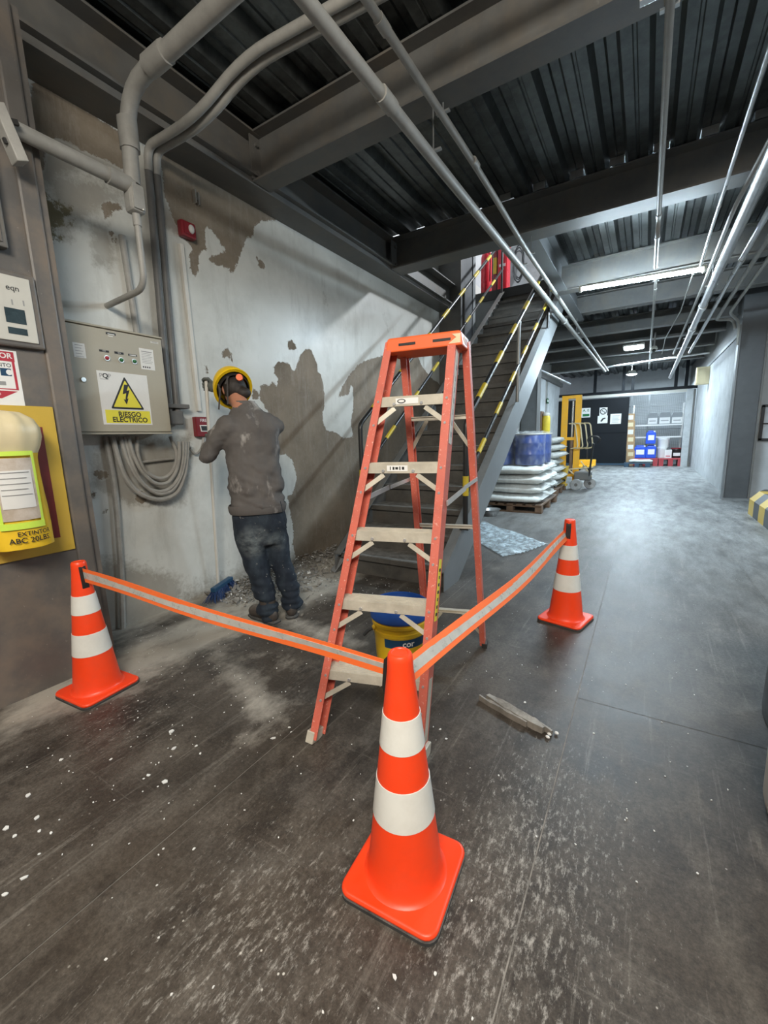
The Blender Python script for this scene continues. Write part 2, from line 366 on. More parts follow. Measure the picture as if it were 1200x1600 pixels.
# ---- floor: cast slabs with open joints between them
def floor_mat():
    s = NT('worn_dusty_concrete'); g = s.geo(); sx = s.n('SeparateXYZ'); s.l(g, sx.inputs[0])
    big = s.noise(1.3, 6, .65); mid = s.noise(7, 8, .72, None, (1, .6, 1), (0, 0, .5)); fine = s.noise(70, 5, .75); gr = s.noise(190, 3, .7)
    c = s.mix(s.ramp(big, .35, .65), (.030, .025, .021), (.080, .067, .055))
    c = s.mix(s.ramp(s.noise(2.6, 7, .75, None, (1, .45, 1), (0, 0, .35)), .50, .66, 0, .75), c, (.105, .090, .074))   # chalky haze
    c = s.mix(s.ramp(mid, .46, .70, 0, .65), c, (.150, .133, .113))
    c = s.mix(s.ramp(s.noise(4.3, 7, .75), .56, .66, 0, .6), c, (.026, .022, .020))                                    # dark rubber and oil marks
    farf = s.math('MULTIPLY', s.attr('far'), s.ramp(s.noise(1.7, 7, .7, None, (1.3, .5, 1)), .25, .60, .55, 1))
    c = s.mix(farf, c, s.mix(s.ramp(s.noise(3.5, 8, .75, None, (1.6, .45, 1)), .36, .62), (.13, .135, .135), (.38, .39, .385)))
    sc = s.noise(12, 7, .78, None, (1.8, .07, 1), (0, 0, -.10)); sc2 = s.noise(10, 7, .78, None, (.08, 1.9, 1), (0, 0, .45)); sc3 = s.noise(11, 7, .78, None, (1.7, .09, 1), (0, 0, .95))
    st = s.math('MAXIMUM', s.math('MAXIMUM', s.ramp(sc, .57, .68), s.ramp(sc2, .60, .70)), s.ramp(sc3, .60, .71))      # scuffs in three directions
    c = s.mix(s.math('MULTIPLY', st, .42), c, (.27, .25, .22))
    c = s.mul(c, s.mix(s.ramp(fine, .3, .7), (.62, .62, .62), (1.32, 1.32, 1.32)))
    c = s.mul(c, s.mix(s.ramp(gr, .3, .7), (.80, .80, .80), (1.2, 1.2, 1.2)))
    d = s.attr('dust'); dd = s.math('MULTIPLY', s.ramp(s.math('ADD', d, s.math('MULTIPLY', s.math('SUBTRACT', mid, .5), 1.3)), .25, .85), .85)
    c = s.mix(dd, c, (.43, .40, .345))
    sp = s.attr('speck'); spn = s.noise(62, 8, .82, None, (1, .38, 1), (0, 0, .12)); th = s.math('ADD', spn, s.math('MULTIPLY', sp, .15))
    c = s.mix(s.ramp(th, .645, .77, 0, .70), c, (.47, .45, .41))
    dots = s.n('TexVoronoi', feature='F1'); dots.inputs['Scale'].default_value = 34; s.l(g, dots.inputs['Vector'])
    dm = s.math('MULTIPLY', s.ramp(dots.outputs['Distance'], .12, .08), s.ramp(s.noise(3.2, 3), .56, .66))
    c = s.mix(dm, c, (.55, .53, .48))
    h = s.math('ADD', s.math('MULTIPLY', fine, .3), mid); s.bump(h, .25, .006)
    ro = s.ramp(s.math('ADD', dd, s.math('MULTIPLY', mid, .5)), .1, .9, .38, .8); s.b.inputs['Specular IOR Level'].default_value = .32
    return s.out(c, ro)
M['floor'] = floor_mat()
M['joint'] = pm('dusty_joint_filler', (.27, .25, .225), .85, 0, .5, 14)
fl = MB().box(-3.3, 4.2, -4, 21, -.2, -.0035).build('floor', M['joint'], kind='structure')
DUSTPOLY = [[at(x, y, 2, 0).xy for x, y in q] for q in (
    [(0, 1090), (110, 1050), (300, 960), (470, 880), (560, 850), (600, 880), (480, 950), (330, 1010), (200, 1075), (60, 1130), (0, 1160)],
    [(455, 960), (560, 1005), (520, 1010), (440, 970)],
    [(330, 1010), (400, 1060), (440, 1130), (390, 1100), (350, 1050)])]
def a_dust(P):
    d = np.maximum.reduce([np.clip(sdf(P, q)/.26+.48, 0, .85) for q in DUSTPOLY])
    d = np.maximum(d, np.exp(-np.clip(P[:, 0]-XW, 0, 9)/.22)*((P[:, 1] > 1) & (P[:, 1] < 6)))
    sw = np.hypot(P[:, 0]+1.75, P[:, 1]-1.15); ring = np.exp(-((sw-.42)/.09)**2)*.35*(P[:, 1] > 1.0); d = np.maximum(d, ring*(P[:, 0] < -1.2))
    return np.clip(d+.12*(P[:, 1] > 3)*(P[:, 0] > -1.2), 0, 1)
def a_speck(P):
    s = np.exp(-((P[:, 0]+.22)/.35)**2)*np.exp(-((P[:, 1]-1.0)/.9)**2)
    s = np.maximum(s, .9*np.exp(-((P[:, 0]+.75)/.45)**2)*np.exp(-((P[:, 1]-.55)/.5)**2))
    s = np.maximum(s, .7*np.exp(-((P[:, 0]+2.0)/.4)**2)*np.exp(-((P[:, 1]-.85)/.35)**2)); return s
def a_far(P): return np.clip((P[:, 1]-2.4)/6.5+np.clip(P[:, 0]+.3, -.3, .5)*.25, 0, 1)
def steps(a, b, near, lo, hi):
    out = [a]
    while out[-1] < b-1e-6:
        x = out[-1]; st = near if lo <= x < hi else near*6
        x = x+st
        if out[-1] < lo < x: x = lo
        out.append(min(x, b))
    return out
JX = [-3.3, -1.235, -.2, .82, 4.2]
for i in range(4):
    cuts = [-4, 6.1, 10.4, 15.2, 21] if i < 2 else [-4, 2.02, 6.1, 10.4, 15.2, 21]
    for y0, y1 in zip(cuts[:-1], cuts[1:]):
        g = .0018
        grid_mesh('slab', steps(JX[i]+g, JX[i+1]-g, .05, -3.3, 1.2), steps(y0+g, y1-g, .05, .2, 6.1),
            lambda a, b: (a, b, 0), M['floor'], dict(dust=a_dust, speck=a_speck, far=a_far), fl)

# ---- left wall: painted plaster, large peeled areas
def wall_mat():
    s = NT('peeling_painted_plaster'); n1 = s.noise(3, 5); n2 = s.noise(26, 5, .7); n3 = s.noise(90, 4, .7)
    paint = s.mix(s.ramp(s.noise(1.6, 4), .3, .7), (.54, .545, .51), (.64, .645, .61))
    paint = s.mix(s.ramp(s.noise(6, 7, .75, None, (1, 1, .22)), .52, .72, 0, .5), paint, (.36, .355, .325)); paint = s.mix(s.ramp(s.noise(2.2, 6, .7), .5, .7, 0, .45), paint, (.40, .40, .37))
    grime = s.attr('grime'); gm = s.ramp(s.math('ADD', grime, s.math('MULTIPLY', s.math('SUBTRACT', n2, .5), 1.2)), .35, .8)
    paint = s.mix(s.math('MULTIPLY', gm, .8), paint, s.mix(s.ramp(n1, .35, .65), (.22, .20, .165), (.33, .315, .28)))
    ol = s.attr('olive'); om = s.ramp(s.math('ADD', ol, s.math('MULTIPLY', s.math('SUBTRACT', n2, .5), .25)), -.01, .02)
    paint = s.mix(om, paint, (.15, .13, .075))
    plas = s.mix(s.ramp(n1, .3, .7), (.150, .120, .087), (.245, .203, .152)); plas = s.mix(s.ramp(n2, .5, .75, 0, .5), plas, (.27, .24, .20)); plas = s.mix(s.ramp(s.noise(9, 6, .75, None, (1, 1, .18)), .52, .68, 0, .6), plas, (.29, .26, .22))
    p = s.attr('peel'); pmk = s.ramp(s.math('ADD', p, s.math('ADD', s.math('MULTIPLY', s.math('SUBTRACT', n2, .5), .075), s.math('MULTIPLY', s.math('SUBTRACT', n3, .5), .03))), -.0025, .0025)
    rim = s.ramp(s.math('ABSOLUTE', s.math('ADD', p, .006)), .0, .012, .5, 0)
    c = s.mix(pmk, s.mix(s.math('MULTIPLY', rim, .5), paint, (.66, .66, .63)), plas)
    inv = s.math('SUBTRACT', 1, pmk); h = s.math('ADD', s.math('MULTIPLY', inv, .6), s.math('ADD', s.math('MULTIPLY', n3, .12), s.math('MULTIPLY', n1, .3)))
    s.bump(h, .5, .010)
    return s.out(c, s.math('ADD', s.math('MULTIPLY', pmk, .5), s.ramp(n1, .3, .7, .27, .40)))
M['wall'] = wall_mat()
z4 = lambda x, y: (300+x*.29988, 520+y*.3); z1 = lambda x, y: (x/2, y/2); z5 = lambda x, y: (460+x/3.529, 480+y/3.529)
def wp(L): return [(p.y, p.z) for p in (at(x, y, 0, XW+.005) for x, y in L)]
PEEL = [wp([z4(*p) for p in ((355,280),(375,270),(395,280),(420,255),(440,278),(447,240),(430,215),(428,180),(450,150),(490,152),(510,168),(525,197),(537,190),(560,130),(590,85),(615,85),(635,120),(650,160),(655,200),(672,215),(680,255),(688,300),(690,400),(680,415),(685,470),(700,500))]
    + [z5(*p) for p in ((180,680),(230,690),(270,725),(325,715),(310,640),(325,560),(323,440),(312,432),(300,480),(265,492),(245,490),(262,440),(300,380),(350,320),(380,300),(440,280),(505,262),(600,255),(680,265),(700,320),(730,360),(765,400),(800,420),(880,600),(860,900),(600,1300))]
    + [(620, 850), (545, 856)] + [z4(*p) for p in ((545,1195),(525,1100),(530,1040),(505,890),(495,850),(525,840),(543,770),(540,720),(520,660),(490,632),(455,640),(440,500),(400,420),(355,345))]),
  wp([z4(*p) for p in ((495,45),(520,38),(540,62),(543,80),(525,92),(500,85))]),
  wp([z4(*p) for p in ((310,310),(330,290),(350,320),(345,345),(315,350))]),
  wp([z4(*p) for p in ((155,110),(165,100),(175,75),(195,80),(205,120),(215,150),(200,160),(190,130),(180,120),(165,135))]),
  wp([z4(*p) for p in ((66,180),(80,175),(88,215),(75,225))]),
  wp([z1(*p) for p in ((500,470),(640,500),(870,660),(858,690),(820,690),(797,702),(790,740),(770,742),(755,790),(740,830),(727,862),(715,835),(680,830),(655,815),(660,800),(700,790),(705,775),(690,770),(680,740),(650,708),(640,722),(645,780),(620,790),(622,850),(605,862),(597,820),(600,770),(575,745),(545,690),(515,610))]),
  wp([z1(*p) for p in ((100,250),(190,290),(400,430),(395,535),(330,500),(250,465),(180,430),(150,440),(135,520),(120,560),(90,400))]),
  wp([z1(*p) for p in ((320,640),(345,630),(375,640),(385,655),(350,660),(330,690),(322,670))]), wp([z1(*p) for p in ((338,715),(352,722),(365,745),(362,765),(348,755))]),
  wp([z1(*p) for p in ((800,800),(815,812),(830,830),(826,842),(808,830))]),
  wp([z1(*p) for p in ((590,790),(612,800),(622,850),(600,855))]),
  wp([(149,735),(166,738),(168,747),(158,749),(148,743)]), wp([(141,768),(151,768),(151,777),(142,778)]),
  wp([(163,797),(167,796),(166,803),(162,802)]), wp([(211,768),(222,767),(231,780),(226,788),(214,783)]),
  wp([(340,592),(346,585),(350,592),(343,600)])]
OLIVE = [wp([z1(*p) for p in ((125,590),(150,610),(190,640),(222,645),(215,685),(180,700),(160,715),(190,745),(150,745),(135,700),(120,640))])]
GRIME = [(wp([z1(*p) for p in ((100,250),(400,440),(390,600),(330,575),(260,540),(200,560),(130,600),(100,500))]), .12),
  (wp([z1(*p) for p in ((280,690),(340,700),(365,790),(350,850),(290,830))]), .12), (wp([z1(*p) for p in ((150,520),(300,560),(390,600),(380,640),(250,700),(220,760),(170,740))]), .15), (wp([z1(*p) for p in ((470,500),(560,520),(640,700),(560,740),(500,700))]), .10),
  (wp([(150, 690), (300, 680), (290, 790), (200, 790), (140, 760)]), .12), (wp([(130, 860), (280, 900), (300, 960), (150, 1000)]), .2)]
def a_peel(P): return np.clip(np.maximum.reduce([sdf(P, q) for q in PEEL]), -.3, .3)
def a_olive(P): return np.clip(sdf(P, OLIVE[0]), -.3, .3)
def a_grime(P):
    g = np.maximum.reduce([np.clip(sdf(P, q)/s+.5, 0, 1) for q, s in GRIME]); g = np.maximum(g, .75*np.clip(1-P[:, 1]/.35, 0, 1)); return g
wl = MB().box(-3.5, XW, -4, 18, -.2, 7).build('wall_left', M['wallgrey'], kind='structure')
grid_mesh('painted_plaster', steps(1.0, 9.0, .025, 1.0, 6.0), steps(0, 4.2, .025, 0, 3.3), lambda a, b: (XW+.004, a, b), M['wall'],
    dict(peel=a_peel, grime=a_grime, olive=a_olive), wl)

# ---- other walls
MB().box(-3.5, 4.4, -4.2, -4, -.2, 7).build('wall_back', M['wallgrey'], kind='structure')
MB().box(4.2, 4.4, -4, 21, -.2, 7).build('wall_right', M['wallgrey'], kind='structure')
wf = MB().box(-3.5, 4.4, 21, 21.2, -.2, 7).build('wall_far', M['wallgrey'], kind='structure')
MB().box(1.62, 4.2, 9.72, 9.9, 0, DECKZ).build('wall_recess', M['wallgrey'], kind='structure')
wc = MB().box(1.36, 1.55, 9.66, 21, 0, 2.93).build('wall_corridor_right', M['wallwhite'], kind='structure')
MB().box(1.335, 1.36, 9.62, 18, 2.93, 2.99).box(1.36, 1.55, 9.66, 21, 2.93, 2.99).build('wall_cap', M['stringer'], wc)
MB().box(1.36, 1.55, 9.9, 21, 2.99, DECKZ).build('trim_1', M['steel'], kind='structure')
# left side of the corridor behind the stairs: white panels between posts
wp2 = MB().box(-3.06, -2.98, 9.2, 18, 0, 3.6).build('wall_corridor_left', M['concrete'], kind='structure')
for y0, y1 in ((9.25, 11.9), (12.45, 15.2), (15.6, 17.9)):
    MB().box(-2.98, -2.95, y0, y1, .02, 3.0).build('wall_panel', M['wallwhite'], wp2)
MB().box(-2.98, -2.86, 9.2, 18, 3.0, 3.14).build('trim_2', M['steel'], kind='structure')

# ---- ceiling: folded metal deck bay by bay, slab above it
OPEN = (-3.06, -1.30, 5.0, 8.24)             # stair opening in the upper floor
cl = MB()
cl.box(-1.30, 4.2, -4, 21, 3.74, 3.9).box(-3.3, -1.30, -4, 5.0, 3.74, 3.9).box(-3.3, -1.30, 8.24, 21, 3.74, 3.9)
cl = cl.build('ceiling', M['slab'], kind='structure')
BEAMS = [(2.76, .35, .19), (4.955, .35, .25), (7.1, .35, .2), (8.75, .30, .2), (10.75, .3, .2), (12.1, .3, .2), (13.9, .3, .2), (16.2, .3, .2)]
def deck(x0, x1, y0, y1):
    mb = MB(); p = .34; x = math.floor(x0/p)*p+.045; pts = []
    while x < x1+p:
        pts += [(x, 0), (x+.062, 0), (x+.070, .011), (x+.085, .011), (x+.093, 0), (x+.155, 0), (x+.185, .07), (x+.24, .07), (x+.247, .06), (x+.255, .07), (x+.31, .07)]; x += p
    pts = [(min(max(a, x0), x1), b) for a, b in pts]; n = len(pts)
    vs = [(a, y, DECKZ+.003+b) for y in (y0, y1) for a, b in pts]
    mb.add(vs, [(i, i+1, i+1+n, i+n) for i in range(n-1)]); return mb
ys = [-4]+[b[0] for b in BEAMS]+[21]
for i in range(len(ys)-1):
    y0, y1 = ys[i], ys[i+1]
    if y1 <= 4.96 or y0 >= 8.7: deck(-3.06, 4.2, y0+.003, y1-.003).build('deck_sheet', M['deck'], cl)
    else: deck(-1.30, 4.2, y0+.003, y1-.003).build('deck_sheet', M['deck'], cl)
deck(-3.06, -1.30, 8.26, 8.74).build('deck_sheet', M['deck'], cl)
# closure strips seen as bright tabs where the flutes meet the second beam
for k in range(-6, 6):
    x = k*.34+.045+.185
    MB().box(x+.005, x+.12, 4.83, 4.838, DECKZ+.004, DECKZ+.068).build('flute_closure', M['galv'], cl)
    MB().box(x+.005, x+.12, 5.072, 5.08, DECKZ+.004, DECKZ+.068).build('flute_closure', M['galv'], cl)

def ibeam_x(y, depth, w, x0, x1, label, mat):
    z1 = DECKZ-.005; z0 = z1-depth; t = thing('steel_beam', label, 'beam', (0, y, z0), 'grey steel cross beams')
    MB().box(x0, x1, y-w/2, y+w/2, z0, z0+.014).build('bottom_flange', mat, t)
    MB().box(x0, x1, y-w/2, y+w/2, z1-.014, z1).build('top_flange', mat, t)
    MB().box(x0, x1, y-.006, y+.006, z0+.014, z1-.014).build('web', mat, t)
    return t, z0
BL = ['nearest overhead grey steel cross beam, in front of the ladder top', 'dark steel cross beam just before the stair opening', 'steel cross beam right above the lit tube lamp',
  'first cross beam behind the lit tube lamp', 'second cross beam behind the lit tube lamp', 'third cross beam behind the lit tube lamp', 'fourth cross beam behind the tube lamp, near the small square lamp', 'farthest cross beam, just before the black sliding door']
for i, ((y, d, w), lb) in enumerate(zip(BEAMS, BL)):
    x0 = -2.79 if i < 2 else (-1.28 if i == 2 else -2.97)
    t, z0 = ibeam_x(y, d, w, x0, 1.33 if y > 9.6 else 4.19, lb, M['steel'])
    if i < 2:                                # bolted end plate against the long beam
        MB().box(-2.79, -2.778, y-w/2-.01, y+w/2+.01, z0+.016, z0+.33).build('end_plate', M['steel'], t)
        for s in (-1, 1):
            for zz in (.07, .27):
                MB().cyl((-2.778, y+s*.05, z0+zz), (-2.755, y+s*.05, z0+zz), .017, n=6).build('bolt', M['steel'], t)
t = thing('steel_beam', 'long grey steel beam running along the top of the peeling left wall', 'beam', (-2.87, 3, 3.33))
MB().box(-2.99, -2.75, -4, 6.82, 3.33, 3.345).build('bottom_flange', M['steel'], t)
MB().box(-2.99, -2.75, -4, 6.82, 3.63, 3.645).build('top_flange', M['steel'], t)
MB().box(-2.876, -2.864, -4, 6.82, 3.345, 3.63).build('web', M['steel'], t)
MB().box(XW+.006, -2.80, -4, 6.82, 3.284, 3.329).build('wall_plate', M['steel'], t)
t = thing('steel_beam', 'lit grey steel beam along the right edge of the stair opening', 'beam', (-1.2, 7, 3.3))
MB().box(-1.29, -1.11, 5.09, 9.0, 3.3, 3.314).build('bottom_flange', M['stringer'], t)
MB().box(-1.29, -1.11, 5.09, 7.0, 3.63, 3.644).build('top_flange', M['stringer'], t)
MB().box(-1.206, -1.194, 5.09, 7.0, 3.314, 3.63).box(-1.206, -1.194, 7.2, 8.64, 3.314, 3.63).build('web', M['stringer'], t)

# ---- columns
def hcol(name, label, x0, x1, y0, y1, z1, mat, axis='x', z0=0):
    t = thing(name, label, 'column', ((x0+x1)/2, (y0+y1)/2, 0))
    if axis == 'x':
        MB().box(x0, x0+.016, y0, y1, z0, z1).build('flange', mat, t); MB().box(x1-.016, x1, y0, y1, z0, z1).build('flange', mat, t)
        MB().box(x0+.016, x1-.016, (y0+y1)/2-.006, (y0+y1)/2+.006, z0, z1).build('web', mat, t)
    else:
        MB().box(x0, x1, y0, y0+.016, z0, z1).build('flange', mat, t); MB().box(x0, x1, y1-.016, y1, z0, z1).build('flange', mat, t)
        MB().box((x0+x1)/2-.006, (x0+x1)/2+.006, y0+.016, y1-.016, z0, z1).build('web', mat, t)
    return t
t = thing('steel_column', 'worn grey steel column at left carrying the signs and the extinguisher board', 'column', (-2.8, .7, 0))
MB().box(-2.985, -2.66, -.2, 1.085, 0, 3.28).build('boxed_web', M['column'], t)
MB().box(-2.66, -2.60, 1.0, 1.085, 0, 3.28).build('front_edge', M['column'], t, bev=.012)
MB().box(-2.66, -2.612, -.2, 1.0, 0, 3.28).build('face_plate', M['column'], t)
MB().box(-2.72, -2.625, 1.085, 1.12, 0, 3.28).build('back_flange', M['column'], t)
t = thing('steel_column', 'dark steel column rising beside the left handrail into the upper floor', 'column', (-2.86, 7.1, 0))
MB().box(XW+.01, -2.69, 6.84, 7.5, 0, 6.9).build('casing', M['steel_dark'], t)
MB().box(XW+.01, -2.67, 6.825, 6.84, 0, 6.9).build('front_flange', M['steel'], t)
MB().box(-2.69, -2.675, 7.40, 7.52, 0, 6.9).build('back_flange', M['stringer'], t)
t = thing('steel_column', 'dark steel column at the right end of the white corridor wall', 'column', (1.42, 9.6, 0))
MB().box(1.25, 1.58, 9.50, 9.61, .03, DECKZ).build('casing', M['steel_dark'], t)
MB().box(1.225, 1.25, 9.47, 9.64, 0, 2.95).build('edge_flange', M['stringer'], t)
MB().box(1.58, 1.61, 9.47, 9.66, 0, DECKZ).build('edge_flange', M['steel'], t)
MB().box(1.22, 1.64, 9.42, 9.64, 0, .03).build('base_plate', M['stringer'], t)
t = thing('steel_column', 'grey steel post behind the blue drums at the end of the stairs', 'column', (-2.7, 12.15, 0))
MB().box(-2.95, -2.55, 12.0, 12.3, 0, DECKZ).build('casing', M['stringer'], t); MB().box(-2.55, -2.53, 11.97, 12.4, 0, DECKZ).build('edge_flange', M['steel'], t)

# ---- upper floor seen through the stair opening
MB().box(-3.06, 4.2, 10.3, 10.4, 3.9, 7).build('wall_upper', M['wallwhite'], kind='structure')
MB().box(-3.5, 4.4, -4, 21, 7, 7.1).build('ceiling_upper', M['wallgrey'], kind='structure')
MB().box(-3.05, -2.5, 8.26, 8.4, 3.3, 3.9).build('trim_3', M['stringer'], kind='structure')

# ================================================================== LAMPS
def tube_lamp(name, label, p0, p1, w, h):
    p0, p1 = Vector(p0), Vector(p1); t = thing(name, label, 'ceiling lamp', (p0+p1)/2); d = (p1-p0).normalized()
    MB().bar(p0+V(0, 0, h*.5), p1+V(0, 0, h*.5), w, h*.5, V(0, 0, 1).cross(d)).build('housing', M['beige'], t, bev=.006)
    fr = MB(); n = V(0, 0, 1).cross(d); rings = []
    for p in (p0+d*.03, p1-d*.03):
        rings.append([p+n*math.cos(a)*w*.48+V(0, 0, 1)*(math.sin(a)*h*.75+h*.25) for a in [math.pi+math.pi*k/10 for k in range(11)]])
    fr.loft(rings).build('diffuser', M['tube'], t, smooth=True)
    for p, s in ((p0, 1), (p1, -1)): MB().bar(p, p+d*s*.03, w*1.02, h*1.6, n).build('end_cap', M['beige'], t, bev=.006)
    return t
tube_lamp('tube_lamp', 'long lit tube lamp under the corridor ceiling', (-.88, 6.48, 3.12), (.48, 6.62, 3.12), .085, .045)
t = thing('panel_lamp', 'small lit square lamp farther down the corridor ceiling', 'ceiling lamp', (-.4, 12.5, 3.3))
MB().box(-.62, -.17, 12.3, 12.9, 3.29, 3.33).cyl((-.4, 12.6, 3.33), (-.4, 12.6, 3.36)) if False else MB().box(-.62, -.17, 12.3, 12.9, 3.29, 3.33).build('frame', M['beige'], t); MB().cyl((-.4, 12.6, 3.33), (-.4, 12.6, 3.745), .015).build('stem', M['beige'], t); MB().box(-.58, -.21, 12.33, 12.87, 3.28, 3.292).build('panel', M['tube2'], t)
t = thing('flood_lamp', 'small lit flood lamp above the black sliding door', 'ceiling lamp', (-.55, 17.2, 3.25))
MB().lathe([(.10, .12), (.17, 0), (.165, 0), (.09, .10)], 16, (-.55, 17.2, 3.17), cap=False).build('shade', M['beige'], t, smooth=True)
MB().ell((-.55, 17.2, 3.17), (.14, 0, 0), (0, .14, 0), (0, 0, .05)).build('bulb', M['tube2'], t, smooth=True)
MB().cyl((-.55, 17.2, 3.28), (-.55, 17.2, DECKZ), .012).build('stem', M['beige'], t)

# ================================================================== PIPES
def pipe(label, pts, r, mat='pipe', name='conduit', couple=(), n=10, bend=.12, clip=(), group=None):
    P = arc(pts, bend) if len(pts) > 2 else [Vector(p) for p in pts]
    c = sum((Vector(p) for p in pts), Vector())/len(pts)
    t = thing(name, label, 'pipe', pts[0], group); MB().tube(P, r, n).build('pipe', M[mat], t, smooth=True)
    for p, d in couple:
        p, d = Vector(p), Vector(d).normalized(); MB().cyl(p-d*r*1.8, p+d*r*1.8, r*1.22, n=n).build('coupling', M[mat], t, smooth=True)
    for p, s in clip:                         # clamp band and hanger up to the beam
        p = Vector(p); MB().box(p.x-r-.02, p.x+r+.02, p.y-.012, p.y+.012, p.z+r*.9, p.z+r+.008).build('clamp', M['galv'], t)
        if s > 0: MB().cyl(p+V(0, 0, r), p+V(0, 0, s), .005, n=6).build('hanger_rod', M['galv'], t)
    return t
pipe('thick grey pipe that rises off the left wall and bends across the ceiling corner', [(-2.55, 1.53, 2.70), (-2.55, 1.55, 3.17), (.2, 1.50, 3.17)], .042, bend=.22,
     couple=[((-2.22, 1.54, 3.17), (1, 0, 0)), ((-2.55, 1.54, 2.95), (0, 0, 1))])
t = thing('pipe_elbow', 'cast conduit elbow box where the horizontal and the thick upright pipe meet', 'pipe fitting', (-2.55, 1.53, 2.62))
MB().obox((-2.55, 1.53, 2.625), (.042, 0, 0), (0, .042, 0), (0, 0, .075)).build('body', M['pipe'], t, bev=.02)
MB().obox((-2.506, 1.53, 2.625), (.004, 0, 0), (0, .032, 0), (0, 0, .062)).build('cover', M['pipe'], t, bev=.003)
MB().ell((-2.50, 1.545, 2.565), (.006, 0, 0), (0, .006, 0), (0, 0, .006)).build('cover_screw', M['steelbright'], t)
e = at(167, 478, 0, XW+.004)
pipe('thin grey pipe dropping from the conduit elbow box and bending into the left wall', [(-2.55, 1.53, 2.55), (-2.55, 1.53, 2.16), tuple(e)], .018, bend=.1, couple=[((-2.55, 1.53, 2.52), (0, 0, 1))])
pipe('grey pipe running level across the left column to the conduit elbow box', [(-2.55, .80, 2.70), (-2.55, 1.49, 2.69)], .036, couple=[((-2.55, 1.46, 2.69), (0, 1, 0))])
t = thing('slotted_bracket', 'dusty slotted steel bracket holding the level pipe at the left edge', 'bracket', (-2.53, .97, 2.6))
MB().obox((-2.50, .955, 2.63), (.006, .02, .006), (.035, 0, 0), (0, -.03, .10)).build('channel', M['pipe'], t, bev=.004)
for k in range(3): MB().obox((-2.493, .977-.013*k, 2.69-.045*k), (.004, .018, .004), (.008, 0, 0), (0, -.003, .010)).build('slot', M['black'], t)
for k, lb in ((0, 'left one of the paired grey pipes bending over the ceiling corner'), (1, 'right one of the paired grey pipes bending over the ceiling corner')):
    o = .066*k
    pipe(lb, [(-3.01, 1.93+o*.9, 3.10), (-2.99, 1.93+o*.9, 3.24), (-2.50, 1.95+o, 3.24), (-2.12, 2.02+o, 3.44), (.4, 2.30+o, 3.47)], .027, bend=.2)
for k, lb in ((0, 'left one of the two dark upright pipes beside the cabinet'), (1, 'right one of the two dark upright pipes beside the cabinet')):
    o = .066*k; pipe(lb, [(-3.01, 1.93+o*.9, 3.10), (-3.01, 1.875+o, 1.48)], .025, 'darkpipe')
pipe('grey upright pipe on the wall above the right corner of the cabinet', [(-3.025, 1.70, 2.62), (-3.025, 1.72, 1.995)], .022, 'pipe')
t = thing('wall_bracket', 'grey clamp bracket gathering the cables right of the cabinet', 'bracket', (-3.0, 1.88, 1.5))
MB().box(-3.045, -2.965, 1.80, 2.02, 1.52, 1.55).build('strap', M['darkpipe'], t, bev=.004)
MB().box(-3.045, -2.975, 1.86, 1.97, 1.40, 1.50).build('gland_block', M['darkpipe'], t, bev=.01)
MB().box(-3.045, -2.99, 1.81, 1.86, 1.47, 1.56).build('side_lug', M['darkpipe'], t, bev=.008)
LOOP = [[(176,682),(180,700),(192,742),(215,772),(250,783),(278,772),(291,735),(293,690)], [(188,682),(197,716),(213,747),(236,768),(262,768),(280,748),(286,715),(286,690)],
        [(200,682),(206,706),(221,738),(243,757),(262,756),(276,738),(281,712),(280,690)], [(214,682),(214,712),(226,737),(246,749),(263,745),(275,728),(277,708),(266,682)],
        [(194,682),(204,720),(220,755),(247,774),(270,768),(285,742),(290,712),(290,690)]]
LB = ['outermost thick grey cable of the loops under the cabinet', 'second outermost grey cable of the loops under the cabinet', 'middle grey cable of the loops under the cabinet',
      'innermost grey cable of the loops under the cabinet', 'grey cable looping between the outermost and the middle ones under the cabinet']
for i, (L, lb) in enumerate(zip(LOOP, LB)):
    P = [at(x, y, 0, -2.985+.012*(i % 3)) for x, y in L]
    t = thing('cable', lb, 'cable', P[0]); MB().tube(arc(P, .09, 3), .0135 if i else .017, 8).build('sheath', M['cable'], t, smooth=True)
P = [at(x, y, 0, -3.025) for x, y in ((166,682),(171,715),(178,750),(183,800),(190,900),(192,985))]
t = thing('cable_duct', 'pale grey duct running from under the cabinet down to the floor', 'cable', P[0]); MB().tube(arc(P, .1, 3), .020, 8).build('duct', M['cable'], t, smooth=True)
P = [at(x, y, 0, -3.03) for x, y in ((296,700),(306,712),(316,700),(318,684))]
t = thing('cable', 'thin grey cable curving below the small red call point', 'cable', P[0]); MB().tube(arc(P, .1, 3), .010, 8).build('sheath', M['cable'], t, smooth=True)
P = [at(x, y, 0, -3.03) for x, y in ((217,723),(245,719),(276,716))]
t = thing('cable', 'straight grey cable crossing the wall inside the loops under the cabinet', 'cable', P[0]); MB().tube(P, .010, 8).build('sheath', M['cable'], t, smooth=True)
a, b = at(289, 384, 0, XW+.02), at(303, 642, 0, XW+.02)
t = thing('cable_duct', 'white square plastic duct running down from the red alarm', 'pipe', a)
MB().bar((a.x, (a.y+b.y)/2, a.z), (b.x, (a.y+b.y)/2+.01, b.z), .03, .03, (1, 0, 0)).build('duct', M['white_pvc'], t, bev=.003)

